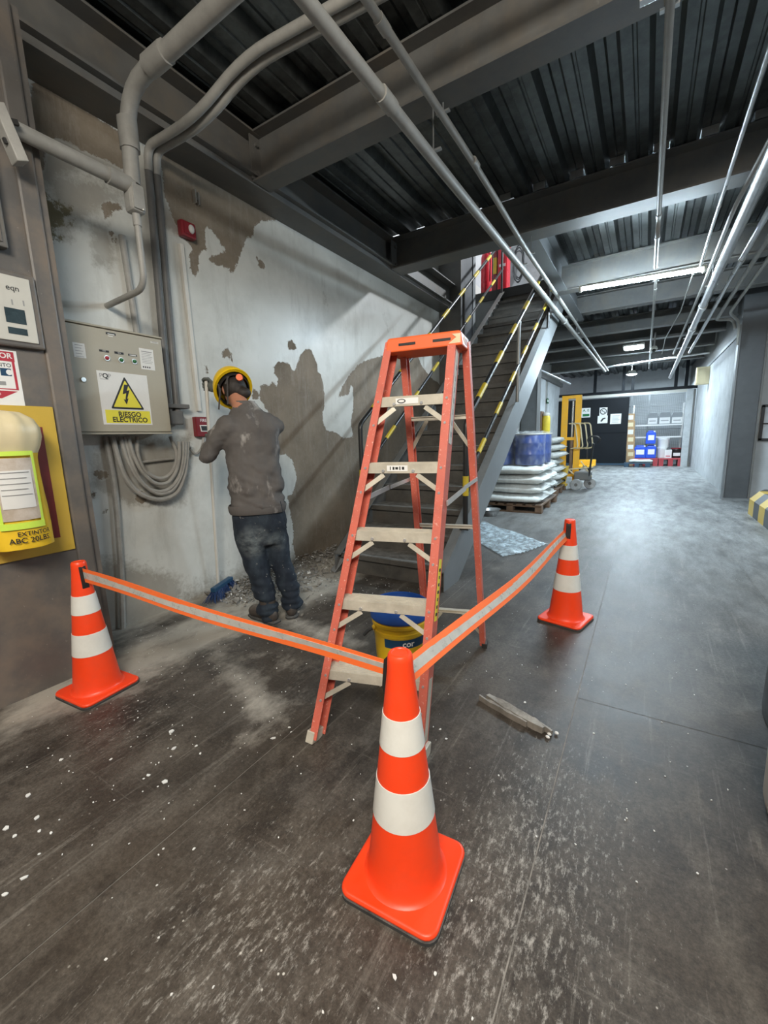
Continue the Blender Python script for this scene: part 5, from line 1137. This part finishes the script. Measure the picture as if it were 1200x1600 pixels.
# bowl and crumpled plastic sheet on the floor
c = V(-2.02, 6.45, 0); t = thing('bowl', 'small grey translucent bowl on the floor beside the pallet', 'bowl', c)
MB().lathe([(.10, 0), (.125, .07), (.15, .10), (.158, .103), (.15, .095), (.115, .07), (.09, .008), (.001, .006)], 28, c, cap=False).build('body', M['galv'], t, smooth=True)
sh = [at(*p, 2, .0).xy for p in ((748, 850), (785, 872), (822, 864), (856, 851), (830, 842), (805, 832), (780, 826), (757, 815), (740, 822), (738, 840))]
us, vs_ = np.linspace(-2.0, -.8, 50), np.linspace(4.15, 5.9, 66); U, W = np.meshgrid(us, vs_); P = np.stack([U.ravel(), W.ravel()], 1); dd = sdf(P, [tuple(p) for p in sh])
idx = -np.ones(len(P), int); vs2 = []; fs2 = []
for i, (p, d) in enumerate(zip(P, dd)):
    if d > -.012: idx[i] = len(vs2); q = (p[0]*7, p[1]*7, 1.7); h = .012+.05*min(1, max(0, d)/.10)*(abs(pnoise(q))*.9+.3*abs(pnoise((p[0]*19, p[1]*19, 4)))+.18); vs2.append((p[0], p[1], max(.003, h)))
n = len(us)
for r in range(len(vs_)-1):
    for k in range(n-1):
        f = [idx[r*n+k], idx[r*n+k+1], idx[(r+1)*n+k+1], idx[(r+1)*n+k]]
        if min(f) >= 0: fs2.append(tuple(f))
t = thing('plastic_sheet', 'crumpled translucent plastic sheet lying on the floor behind the ladder', 'plastic sheet', (-1.3, 4.8, 0)); MB().add(vs2, fs2).build('sheet', M['sheet'], t, smooth=True, ang=3)

# ================================================================== STACKER AND PALLET TRUCK
sx, sy = -1.30, 10.4
k_ = thing('pallet_stacker', 'yellow manual pallet stacker with a tall double mast', 'stacker', (sx, sy, 0))
y_ = M['stacker']
for x in (sx-.30, sx-.02):
    MB().box(x-.05, x+.07, sy-.04, sy-.03, .10, 2.07).box(x-.05, x-.04, sy-.03, sy+.07, .10, 2.07).box(x-.05, x+.07, sy+.06, sy+.07, .10, 2.07).build('mast_channel', y_, k_, bev=.003)
    MB().box(x, x+.05, sy-.02, sy+.05, .2, 1.98).build('inner_rail', M['galv'], k_)
for z in (2.03, 1.12, .30): MB().box(sx-.35, sx+.05, sy-.035, sy+.05, z-.03, z+.04).build('cross_bar', y_, k_, bev=.004)
MB().cyl((sx-.12, sy, .3), (sx-.12, sy, 1.15), .035, n=14).build('lift_cylinder', M['wood'], k_, smooth=True); MB().cyl((sx-.12, sy, 1.1), (sx-.12, sy, 1.95), .02, n=12).build('lift_ram', M['steelbright'], k_, smooth=True)
for i in range(4):
    x = sx-.16+.10*i; MB().tube(arc([(x-.02, sy-.04, 1.46), (x+.12, sy-.16, 1.45), (x+.20, sy-.18, .93), (x+.04, sy-.05, .90)], .07), .014, 8).build('guard_bar', M['cream'], k_, smooth=True)
MB().cyl((sx+.30, sy-.28, .30), (sx+.36, sy-.36, 1.02), .02, n=10).build('tiller', M['black'], k_, smooth=True)
MB().tube(arc([(sx+.28, sy-.36, 1.02), (sx+.24, sy-.38, 1.10), (sx+.30, sy-.38, 1.17), (sx+.44, sy-.38, 1.17), (sx+.50, sy-.38, 1.10), (sx+.44, sy-.36, 1.02)], .05), .018, 8).build('tiller_grip', M['black'], k_, smooth=True)
for (a, b) in (((sx-.30, sy-.1, .42), (sx+.35, sy-.2, .50)), ((sx-.28, sy-.05, .55), (sx-.02, sy-.2, .34)), ((sx+.1, sy-.05, .62), (sx+.35, sy-.25, .30))): MB().cyl(a, b, .014, n=8).build('brace_rod', M['cream'], k_, smooth=True)
MB().box(sx-.40, sx+.22, sy-.12, sy+.02, .28, .34).box(sx-.40, sx-.36, sy-.5, sy+.02, .10, .34).build('body_frame', y_, k_, bev=.006)
MB().prism([(-.02, 0), (.20, 0), (.27, .42), (.09, .42)], (sx-.36, sy-.42, .12), (1, 0, 0), (0, 0, 1), (0, .06, 0)).build('side_plate', M['board'], k_, bev=.006)
MB().box(sx-.55, sx-.12, sy-.46, sy-.30, .10, .15).build('fork_leg', M['board'], k_, bev=.006); MB().cyl((sx-.18, sy-.425, .22), (sx-.18, sy-.40, .22), .03, n=14).build('pivot', M['black'], k_)
MB().box(sx+.0, sx+.34, sy-.30, sy-.05, .22, .40).build('pump_block', M['steel'], k_, bev=.02)
for x, oy in ((sx+.06, -.36), (sx+.30, .0)):
    MB().tube([(x, sy+oy+q, .125) for q in (-.03, -.022, .022, .03)], [.112, .125, .125, .112], 20).build('wheel', M['galv'], k_, smooth=True, ang=.5); MB().cyl((x, sy+oy-.04, .125), (x, sy+oy+.04, .125), .035, n=12).build('hub', M['steel'], k_)
MB().cyl((sx-.42, sy-.40, .05), (sx-.42, sy-.34, .05), .05, n=14).build('roller', M['rubber'], k_)
t = thing('pallet_truck', 'small yellow pallet truck forks sticking out behind the stacker', 'pallet truck', (-1.5, 15.9, 0))
for x in (-1.92, -1.60): MB().box(x, x+.16, 15.3, 16.3, .10, .16).build('fork', y_, t, bev=.01); MB().cyl((x+.04, 15.5, .05), (x+.12, 15.5, .05), .05, n=12).build('roller', M['rubber'], t)
MB().box(-1.95, -1.42, 16.2, 16.4, .10, .32).build('body_frame', M['stacker'], t, bev=.02); MB().cyl((-1.7, 16.3, .3), (-1.7, 16.2, .75), .02).build('tiller', M['black'], t)
p = at(853, 667, 0, -2.80); q0, q1 = at(853, 645, 1, p.y), at(853, 690, 1, p.y)
t = thing('extinguisher', 'small yellow covered extinguisher on the left corridor wall behind the sacks', 'extinguisher', (-2.8, p.y, q1.z))
MB().lathe([(.10, q1.z), (.13, q1.z+.05), (.13, q0.z-.18), (.11, q0.z-.10), (.05, q0.z-.02)], 20, (-2.80, p.y, 0)).build('cover', M['yellow'], t, smooth=True); MB().ell((-2.80, p.y, q0.z-.06), (.12, 0, 0), (0, .12, 0), (0, 0, .09), 12, 8).build('hood', M['beige'], t, smooth=True)
MB().box(-2.949, -2.915, p.y-.2, p.y+.2, q1.z-.25, q0.z+.05).build('backboard', M['wood'], t)
q0, q1 = at(855, 622, 0, -2.94), at(858, 631, 0, -2.94)
t = thing('wall_sign', 'small green safety sign on the left corridor wall', 'sign', q0); MB().box(-2.949, -2.944, q0.y, q0.y+.3, q1.z, q0.z).build('sheet', M['lamp_green'], t); MB().box(-2.944, -2.942, q0.y+.08, q0.y+.22, q1.z+.05, q0.z-.05).build('pictogram', M['white'], t)

# ================================================================== FAR END: BLACK DOOR, CAGE, SHELVES
DY = 17.8; far = lambda x, y, d=DY: at(x, y, 1, d)
a, b = far(868, 626), far(984, 622); tz = b.z
dr = MB().box(-3.0, far(980, 680).x, DY-.04, DY, .06, 2.46).build('door_1', M['door_black'], kind='structure')
for k in range(2): MB().box(-3.0, far(980, 680).x, DY-.05, DY-.041, 1.20+.03*k, 1.215+.03*k).build('door_rib', M['door_black'], dr)
MB().box(-3.05, far(980, 680).x+.04, DY-.06, DY-.04, .03, .10).build('door_rail', M['bluepallet'], dr)
fz = far(980, 619).z
fr = MB().box(-3.06, 1.36, DY-.03, DY+.03, 2.60, 2.70).build('trim_4', M['door_black'], kind='structure')
for px in (930, 974.5, 989, 1056, 1072):
    p = far(px, 600); MB().box(p.x-.05, p.x+.05, DY-.03, DY+.03, 2.70, DECKZ).build('upright', M['door_black'], fr)
MB().box(-3.0, 1.1, DY-.02, DY, 2.5, 2.6).build('pale_lintel', M['beige'], fr)
t = thing('white_post', 'broad white jamb at the right of the far cage', 'post', (1.2, DY, 0)); MB().box(1.08, 1.27, DY-.05, DY+.1, 0, 2.58).build('jamb', M['wallwhite'], t); MB().box(1.27, 1.325, DY-.12, DY-.02, 0, 2.58).build('dark_edge', M['steel'], t)
def sheet(label, a, b, fn):
    p, q = far(*a, DY-.05), far(*b, DY-.05); t = thing('door_sign', label, 'sign', (p.x, DY-.05, q.z)); x0, x1, z0, z1 = p.x, q.x, q.z, p.z
    MB().box(x0, x1, DY-.047, DY-.0405, z0, z1).build('sheet', M['paper'], t); fn(t, x0, x1, z0, z1)
bl = lambda t, x0, x1, z0, z1, m='ink2', nm='print_line': MB().box(x0, x1, DY-.0495, DY-.047, z0, z1).build(nm, M[m], t)
VX = V(1, 0, 0)
def s1(t, x0, x1, z0, z1):
    textmb('A. E', .13, ((x0+x1)/2, DY-.048, z1-.09), VX, UZ, bold=.02).build('lettering', M['lamp_green'], t); bl(t, x0+.04, x1-.03, z0+.04, z0+.13, 'lamp_green', 'green_bar')
def s2(t, x0, x1, z0, z1):
    c = V((x0+x1)/2, DY-.048, (z0+z1)/2+.01); MB().tube([c+VX*.10*math.cos(a)+UZ*.10*math.sin(a) for a in [2*math.pi*k/20 for k in range(21)]], .014, 6, False).build('ban_ring', M['ink'], t); MB().bar(c-VX*.07+UZ*.07, c+VX*.07-UZ*.07, .02, .004, (1, 0, 1)).build('ban_bar', M['ink'], t)
    MB().bar(c-VX*.06, c+VX*.06, .006, .02, (0, 1, 0)).build('pictogram', M['ink2'], t)
def s3(t, x0, x1, z0, z1): MB().prism([(-.08, -.06), (-.02, -.08), (.03, .0), (.10, .03), (.08, .07), (.0, .05)], ((x0+x1)/2, DY-.048, (z0+z1)/2), VX, UZ, (0, -.002, 0)).build('pictogram', M['ink'], t)
def s4(t, x0, x1, z0, z1):
    for k in range(6): bl(t, x0+.06, x1-.05-.02*(k % 3), z1-.08-.045*k, z1-.065-.045*k)
sheet('white sign with green letters on the black door behind the stacker mast', (909, 638), (922, 652), s1); sheet('white no smoking sign on the black door', (937, 637), (948.5, 649.5), s2)
sheet('white pictogram sign right under the no smoking sign', (934, 650), (949, 661), s3); sheet('white printed notice on the right of the black door', (954, 647), (970, 662), s4)
# wire mesh behind
MY = 19.6; cg = thing('mesh_partition', 'grey wire mesh partition behind the far shelves', 'partition', (0, MY, 0))
for px in (985, 1012, 1068): p = far(px, 660, MY); MB().box(p.x-.03, p.x+.03, MY-.03, MY+.03, 0, 2.7).build('upright', M['stringer'], cg)
for z in (.1, 1.3, 2.2, 2.62): MB().box(-1.0, 1.5, MY-.02, MY+.02, z-.02, z+.02).build('cross_rail', M['stringer'], cg)
mb = MB()
for k in range(42): x = -1.0+.06*k; mb.box(x, x+.007, MY-.004, MY+.004, .1, 2.62)
for k in range(42): z = .1+.06*k; mb.box(-1.0, 1.5, MY+.004, MY+.010, z, z+.007)
mb.build('wire_mesh', M['stringer'], cg, kind='stuff')
# shelves
HY = 18.6; fh = lambda x, y: at(x, y, 1, HY)
sh_ = thing('shelf_rack', 'white steel shelf rack in the far cage', 'shelf', (.3, HY+.2, 0)); zs = [fh(1028, 663).z, fh(1028, 682).z]
for z in zs: MB().box(-.42, 1.07, HY, HY+.45, z-.05, z).build('shelf', M['white'], sh_)
for x in (-.46, 1.07): MB().box(x, x+.04, HY+.40, HY+.44, 0, 2.2).box(x, x+.04, HY+.0, HY+.04, zs[1]-.06, 2.2).build('upright', M['galv'], sh_)
def lbox(name, label, cat, a, b, depth, mat, lab=None, grp=None, y=HY, lidm=None):
    p, q = at(*a, 1, y), at(*b, 1, y); t = thing(name, label, cat, ((p.x+q.x)/2, y+depth/2, q.z), grp)
    return t, p.x, q.x, q.z, p.z
def crate(label, a, b):
    t, x0, x1, z0, z1 = lbox('storage_crate', label, 'crate', a, b, .35, 'greybox', grp='grey crates on the upper shelf'); z0 = zs[0]+.002
    h = z1-z0; MB().prism([(x0, z0), (x1, z0), (x1, z0+h*.65), (x1-.05, z1), (x0+.05, z1), (x0, z0+h*.65)], (0, HY+.02, 0), VX, UZ, (0, .33, 0)).build('body', M['greybox'], t, bev=.008)
    MB().box(x0+.03, x1-.03, HY+.012, HY+.02, z0+.02, z0+h*.55).build('white_label', M['white'], t); MB().box(x0+.07, x1-.07, HY+.009, HY+.012, z0+h*.25, z0+h*.33).build('print_line', M['ink2'], t)
crate('left grey storage crate with a white label on the upper shelf', (1012, 645), (1028, 661)); crate('middle grey storage crate with a white label on the upper shelf', (1030, 644), (1048, 661)); crate('right grey storage crate with a white label on the upper shelf', (1049.5, 644), (1067, 661))
def jerrycan(label, a, b, zb=None):
    y = 18.0; t, x0, x1, z0, z1 = lbox('jerrycan', label, 'jerrycan', a, b, .3, 'jerry', grp='blue jerrycans at the far end', y=y); z0 = .272 if z0 < .6 else z0
    h = z1-z0; MB().prism([(x0, z0), (x1, z0), (x1, z0+h*.80), (x1-.05, z0+h*.90), (x0+.05, z0+h*.90), (x0, z0+h*.80)], (0, y+.01, 0), VX, UZ, (0, .28, 0)).build('body', M['jerry'], t, bev=.02)
    MB().tube(arc([(x0+.06, y+.15, z0+h*.88), (x0+.08, y+.15, z1-.02), (x1-.10, y+.15, z1-.02), (x1-.06, y+.15, z0+h*.88)], .04), .018, 8).build('handle', M['jerry'], t, smooth=True); MB().cyl((x1-.05, y+.10, z0+h*.84), (x1-.05, y+.10, z0+h*.98), .03).build('screw_cap', M['white'], t, smooth=True)
    MB().box(x0+.07, x1-.05, y+.002, y+.01, z0+h*.28, z0+h*.66).build('white_label', M['white'], t)
jerrycan('blue jerrycan standing alone at the left of the others', (991, 696), (1008.5, 713.5)); jerrycan('lower blue jerrycan of the stacked pair', (1009.5, 695), (1024.5, 715)); jerrycan('upper blue jerrycan of the stacked pair', (1010, 673), (1024, 693.5))
def pail(label, a, b, mat, lid, grp=None, y=18.15):
    t, x0, x1, z0, z1 = lbox('pail', label, 'pail', a, b, .3, mat, grp=grp, y=y); z0 = .272 if z0 < .5 else z0; r = (x1-x0)/2; c = V((x0+x1)/2, y+r, z0); h = z1-z0
    MB().lathe([(r*.86, 0), (r*.88, .01), (r*.97, h*.8), (r*1.0, h*.82), (r*.97, h*.85), (r*.98, h*.9)], 22, c).build('shell', M[mat], t, smooth=True); MB().lathe([(r, h*.89), (r*1.04, h*.90), (r*1.04, h), (r*.97, h), (.001, h*.985)], 22, c, cap=False).build('lid', M[lid], t, smooth=True)
    return t, c, r, h
pail('upper white pail of the stack at the far end', (1028, 684.5), (1046, 699), 'white', 'white', 'white pails'); pail('lower white pail of the stack at the far end', (1027, 699), (1042, 716), 'white', 'white', 'white pails')
t, c, r, h = pail('black pail with a red lid at the far end', (1049, 700), (1066, 717), 'black', 'redmaroon'); MB().box(c.x-r*.6, c.x+r*.6, c.y-r-.012, c.y-r+.06, c.z+h*.2, c.z+h*.5).build('white_label', M['white'], t)
t, x0, x1, z0, z1 = lbox('carton', 'small white carton between the white and the black pails', 'carton', (1039, 703), (1049, 715.5), .2, 'paper', y=18.05); MB().box(x0, x1, 18.05, 18.2, .272, z1).build('box', M['paper'], t); MB().box(x0+.04, x1-.04, 18.045, 18.05, z0+.05, z0+.08).build('print_line', M['redprint'], t)
y0 = 17.95; cz = [715, 704, 692.5, 681, 669, 658, 646.5]
for k in range(6):
    a = at(979, cz[k+1], 1, 17.95); b = at(991.5, cz[k], 1, 17.95); nm = l8[k] if k < 5 else 'topmost'
    t = thing('carton', '%s cardboard carton of the stack at the edge of the black door' % nm, 'carton', (a.x, 18.1, b.z), 'cartons stacked by the black door')
    MB().box(a.x, b.x-.012*(k % 2), 17.95, 18.35, b.z+.003 if k else .0, a.z-.003).build('box', M['carton'], t, bev=.006); MB().box(a.x+.05, b.x-.05, 17.945, 17.95, b.z+.06, a.z-.06).build('label', M['paper' if k % 2 else 'cream'], t)
def flatpallet(label, a, b, y, d, mat, h):
    p, q = at(*a, 1, y), at(*b, 1, y); t = thing('plastic_pallet', label, 'pallet', ((p.x+q.x)/2, y, 0)); x0, x1 = p.x, q.x
    MB().box(x0, x1, y, y+d, h-.04, h).build('deck', M[mat], t, bev=.006)
    for k in range(3): c = x0+.08+(x1-x0-.16)*k/2; MB().box(c-.07, c+.07, y, y+d, 0, h-.04).build('foot', M[mat], t)
flatpallet('dark blue plastic pallet in front of the black door edge', (975, 722), (1016, 727), 17.2, .45, 'bluepallet', .15)
flatpallet('red plastic pallet under the far jerrycans and pails, left one', (989, 717), (1028, 722), 17.8, .9, 'redpallet', .27); flatpallet('red plastic pallet under the far black pail, right one', (1029, 717), (1067, 723), 17.8, .9, 'redpallet', .27)
p = at(1001, 716, 1, 17.4); sack('white sack lying on the dark blue pallet', None, (p.x, 17.42, .21), .36, .18, .055, 41)

# ================================================================== RIGHT EDGE
t = thing('guard_kerb', 'yellow and black striped guard kerb at the right edge', 'barrier', (1.5, 7.4, 0))
def kerb(y0, y1, mat, nm, ch0=0):
    P = [(1.36, 0), (1.36, .22), (1.46, .335), (1.72, .335), (1.72, 0)]; L = []
    for y in (y0, y1): L.append([V(x+(.10 if y == ch0 else 0), y, z) for x, z in P])
    MB().loft(L).build(nm, M[mat], t)
yy = 8.25; i = 0
kerb(8.25, 8.0, 'black', 'black_stripe', 8.25)
for k in range(7): kerb(8.0-.32*k, 8.0-.32*(k+1), 'board' if k % 2 == 0 else 'steel_dark', ('yellow_stripe', 'black_stripe')[k % 2])
p = at(1190, 640, 1, 9.7); q = at(1187, 686, 1, 9.7)
t = thing('wall_board', 'white framed board on the recessed wall at the right edge', 'board', (1.9, 9.70, 1.0))
MB().box(q.x, q.x+1.2, 9.69, 9.715, q.z, p.z+.05).build('panel', M['wallwhite'], t)
for a in ((q.x-.02, q.x+.02, q.z-.02, p.z+.07), (q.x-.02, q.x+1.2, q.z-.03, q.z+.01), (q.x, q.x+1.2, (q.z+p.z)/2, (q.z+p.z)/2+.02), (q.x-.02, q.x+1.2, p.z+.04, p.z+.08)): MB().box(a[0], a[1], 9.67, 9.69, a[2], a[3]).build('frame_bar', M['black'], t)
t = thing('waste_bin', 'black rounded bin cut off by the right edge', 'bin', (.72, 2.12, 0)); mb = MB(); L = []
for z, k in ((0, .94), (.012, .98), (.06, 1.0), (.5, .98), (.58, .97)): L.append([V(.725+px*k, 2.14+py*k, z) for px, py in rsq(.215, .09)])
mb.loft(L).build('body', M['black'], t, smooth=True); MB().loft([[V(.725+px*s, 2.14+py*s, z) for px, py in rsq(.205, .09)] for s, z in ((1, .58), (1, .60), (.92, .615))]).build('lid', M['black'], t, smooth=True)
t = thing('plastic_container', 'off white rounded container cut off by the right edge, before the black bin', 'container', (.60, 1.58, 0)); L = []
for z, k in ((0, .90), (.012, .96), (.05, 1.0), (.42, 1.02), (.44, .98)): L.append([V(.60+px*k, 1.55+py*k, z) for px, py in rsq(.19, .06)])
MB().loft(L).build('body', M['beige'], t, smooth=True); MB().lathe([(.05, .44), (.05, .475), (.045, .48), (.001, .48)], 16, (.60, 1.55, 0), cap=False).build('screw_cap', M['beige'], t, smooth=True)

# ================================================================== DEBRIS
t = thing('broken_wood', 'splintered piece of dark wood lying on the floor right of the ladder', 'wood', (-.44, 1.75, 0))
a, b = at(762, 1088, 2, .015), at(850, 1140, 2, .015); d = (b-a).normalized(); n = V(-d.y, d.x, 0)
def splinter(p, q, w, h, sd): 
    r = random.Random(sd); L = []
    for k in range(9):
        s_ = k/8; c = p.lerp(q, s_); ww = w*(.5+.5*min(1, 4*s_*(1-s_)+.25))*r.uniform(.8, 1.15); L.append([c-n*ww+V(0, 0, -h*.9), c+n*ww*r.uniform(.8, 1.1)+V(0, 0, -h*.9), c+n*ww*.8+V(0, 0, h*r.uniform(.5, 1)), c-n*ww*.7+V(0, 0, h*r.uniform(.6, 1))])
    return MB().loft(L)
splinter(a, b, .026, .014, 3).build('plank', M['woodgrey'], t); splinter(a-n*.035-d*.02, a.lerp(b, .78)-n*.028, .009, .014, 5).build('splinter', M['woodgrey'], t)
splinter(a.lerp(b, .75)+n*.02, b+d*.03+n*.01, .010, .013, 8).build('splinter', M['woodgrey'], t)
mb = MB()
for p in (b+d*.03-n*.02, b+d*.025, b+n*.03+d*.04): mb.ell(p+V(0, 0, -.006), d*.010, n*.007, V(0, 0, .006), 7, 4)
mb.build('plaster_crumb', M['paper'], t)
a, b = at(520, 893, 2, .012), at(546, 858, 2, .20)
t = thing('loose_board', 'grey narrow board leaning by the foot of the stairs', 'board', a); MB().bar(a, b, .055, .012, (1, .2, 0)).build('board', M['stringer'], t, bev=.002)
def chip(mb, x, y, r, z=0, tilt=.2, flat=.18):
    n = random.randint(5, 7); a0 = random.random()*6; u = V(math.cos(a0), math.sin(a0), random.uniform(-tilt, tilt)); v = V(-math.sin(a0), math.cos(a0), random.uniform(-tilt, tilt))
    P = [(r*random.uniform(.5, 1.1)*math.cos(2*math.pi*k/n), r*random.uniform(.4, .8)*math.sin(2*math.pi*k/n)) for k in range(n)]
    zz = z+.001+r*tilt*1.2*(tilt > .3); mb.prism(P, (x, y, zz), u, v, (0, 0, max(.002, r*flat))); return mb
# paint flakes large enough to point at
FK = [(268,1144,7,'largest pale paint flake, lying alone on the floor right of the left cone'), (272,1170,5,'paint flake just nearer the camera than the largest one'), (258,1222,6,'long paint flake by the dark patch in the middle of the left floor'),
 (232,1212,4,'small paint flake just left of the long middle one'), (44,1243,5,'elongated paint flake highest of the loose group at the left edge'), (58,1278,5,'slanted paint flake in the middle of the group at the left edge'),
 (10,1295,5,'paint flake touching the left edge of the picture, upper of two'), (8,1398,4,'paint flake touching the left edge of the picture, lower of two'), (38,1372,5,'lone paint flake between the two flakes at the left edge'),
 (95,1188,4,'paint flake below the left cone, nearest to its base'), (427,1154,5,'paint flake by the floor joint left of the ladder foot'), (617,1528,5,'paint flake on the floor nearest the camera, below the front cone')]
for px, py, r, lb in FK:
    p = at(px, py, 2, 0); dpt = (p-V(0, 0, CAMZ)).length; t = chip(MB(), p.x, p.y, max(.006, r*dpt/FPX*.75), 0, .1, .25).build('paint_flake', M['paper'])
    tagset(t, lb, 'paint flake', 'loose white paint flakes on the floor')
FS = [(307,1166,4),(313,1178,4),(62,1299,4),(23,1307,4),(80,1302,3),(61,1335,3),(452,1137,4),(455,1144,3),(268,1555,3),(688,1140,4),(697,1155,4),(680,1522,4),(820,1098,4),(255,1327,3),(303,1327,3),(173,1187,3),(166,1500,3)]
rb = [MB(), MB(), MB()]
for i in range(2600):
    y = random.uniform(2.0, 4.6) if i % 3 else random.uniform(2.1, 2.9); w = abs(random.gauss(0, .22)); x = XW+.02+w*(1+.5*(y < 3))
    if y > 3.05 and x > SX0-.05: continue
    r = random.uniform(.004, .018)*(2.0 if random.random() < .08 else 1); chip(rb[(0, 2, 0, 2, 1, 0, 2)[i % 7]], x, y, r*(.7 if i % 7 == 4 else 1), max(0, (.05-w*.25))*random.random()*(y > 2.3), .6, .35)
for mb, m, lb in zip(rb, ('concrete', 'paper', 'woodgrey'), ('grey', 'white', 'brown')):
    o = mb.build('plaster_rubble', M[m], kind='stuff'); tagset(o, '%s crumbs of the plaster rubble along the foot of the left wall' % lb, 'rubble')
mb = MB()
for i in range(900):
    x, y = random.uniform(-2.9, .4), random.uniform(.35, 3.4)
    if random.random() > .35+.65*math.exp(-((x+1.9)/.7)**2): continue
    chip(mb, x, y, random.uniform(.0018, .0048), 0, .2, .4)
for px, py, r in FS: p = at(px, py, 2, 0); chip(mb, p.x, p.y, max(.004, r*(p-V(0, 0, CAMZ)).length/FPX*.65), 0, .1, .25)
tagset(mb.build('plaster_grit', M['paper'], kind='stuff'), 'tiny white plaster grit scattered over the near floor', 'grit')
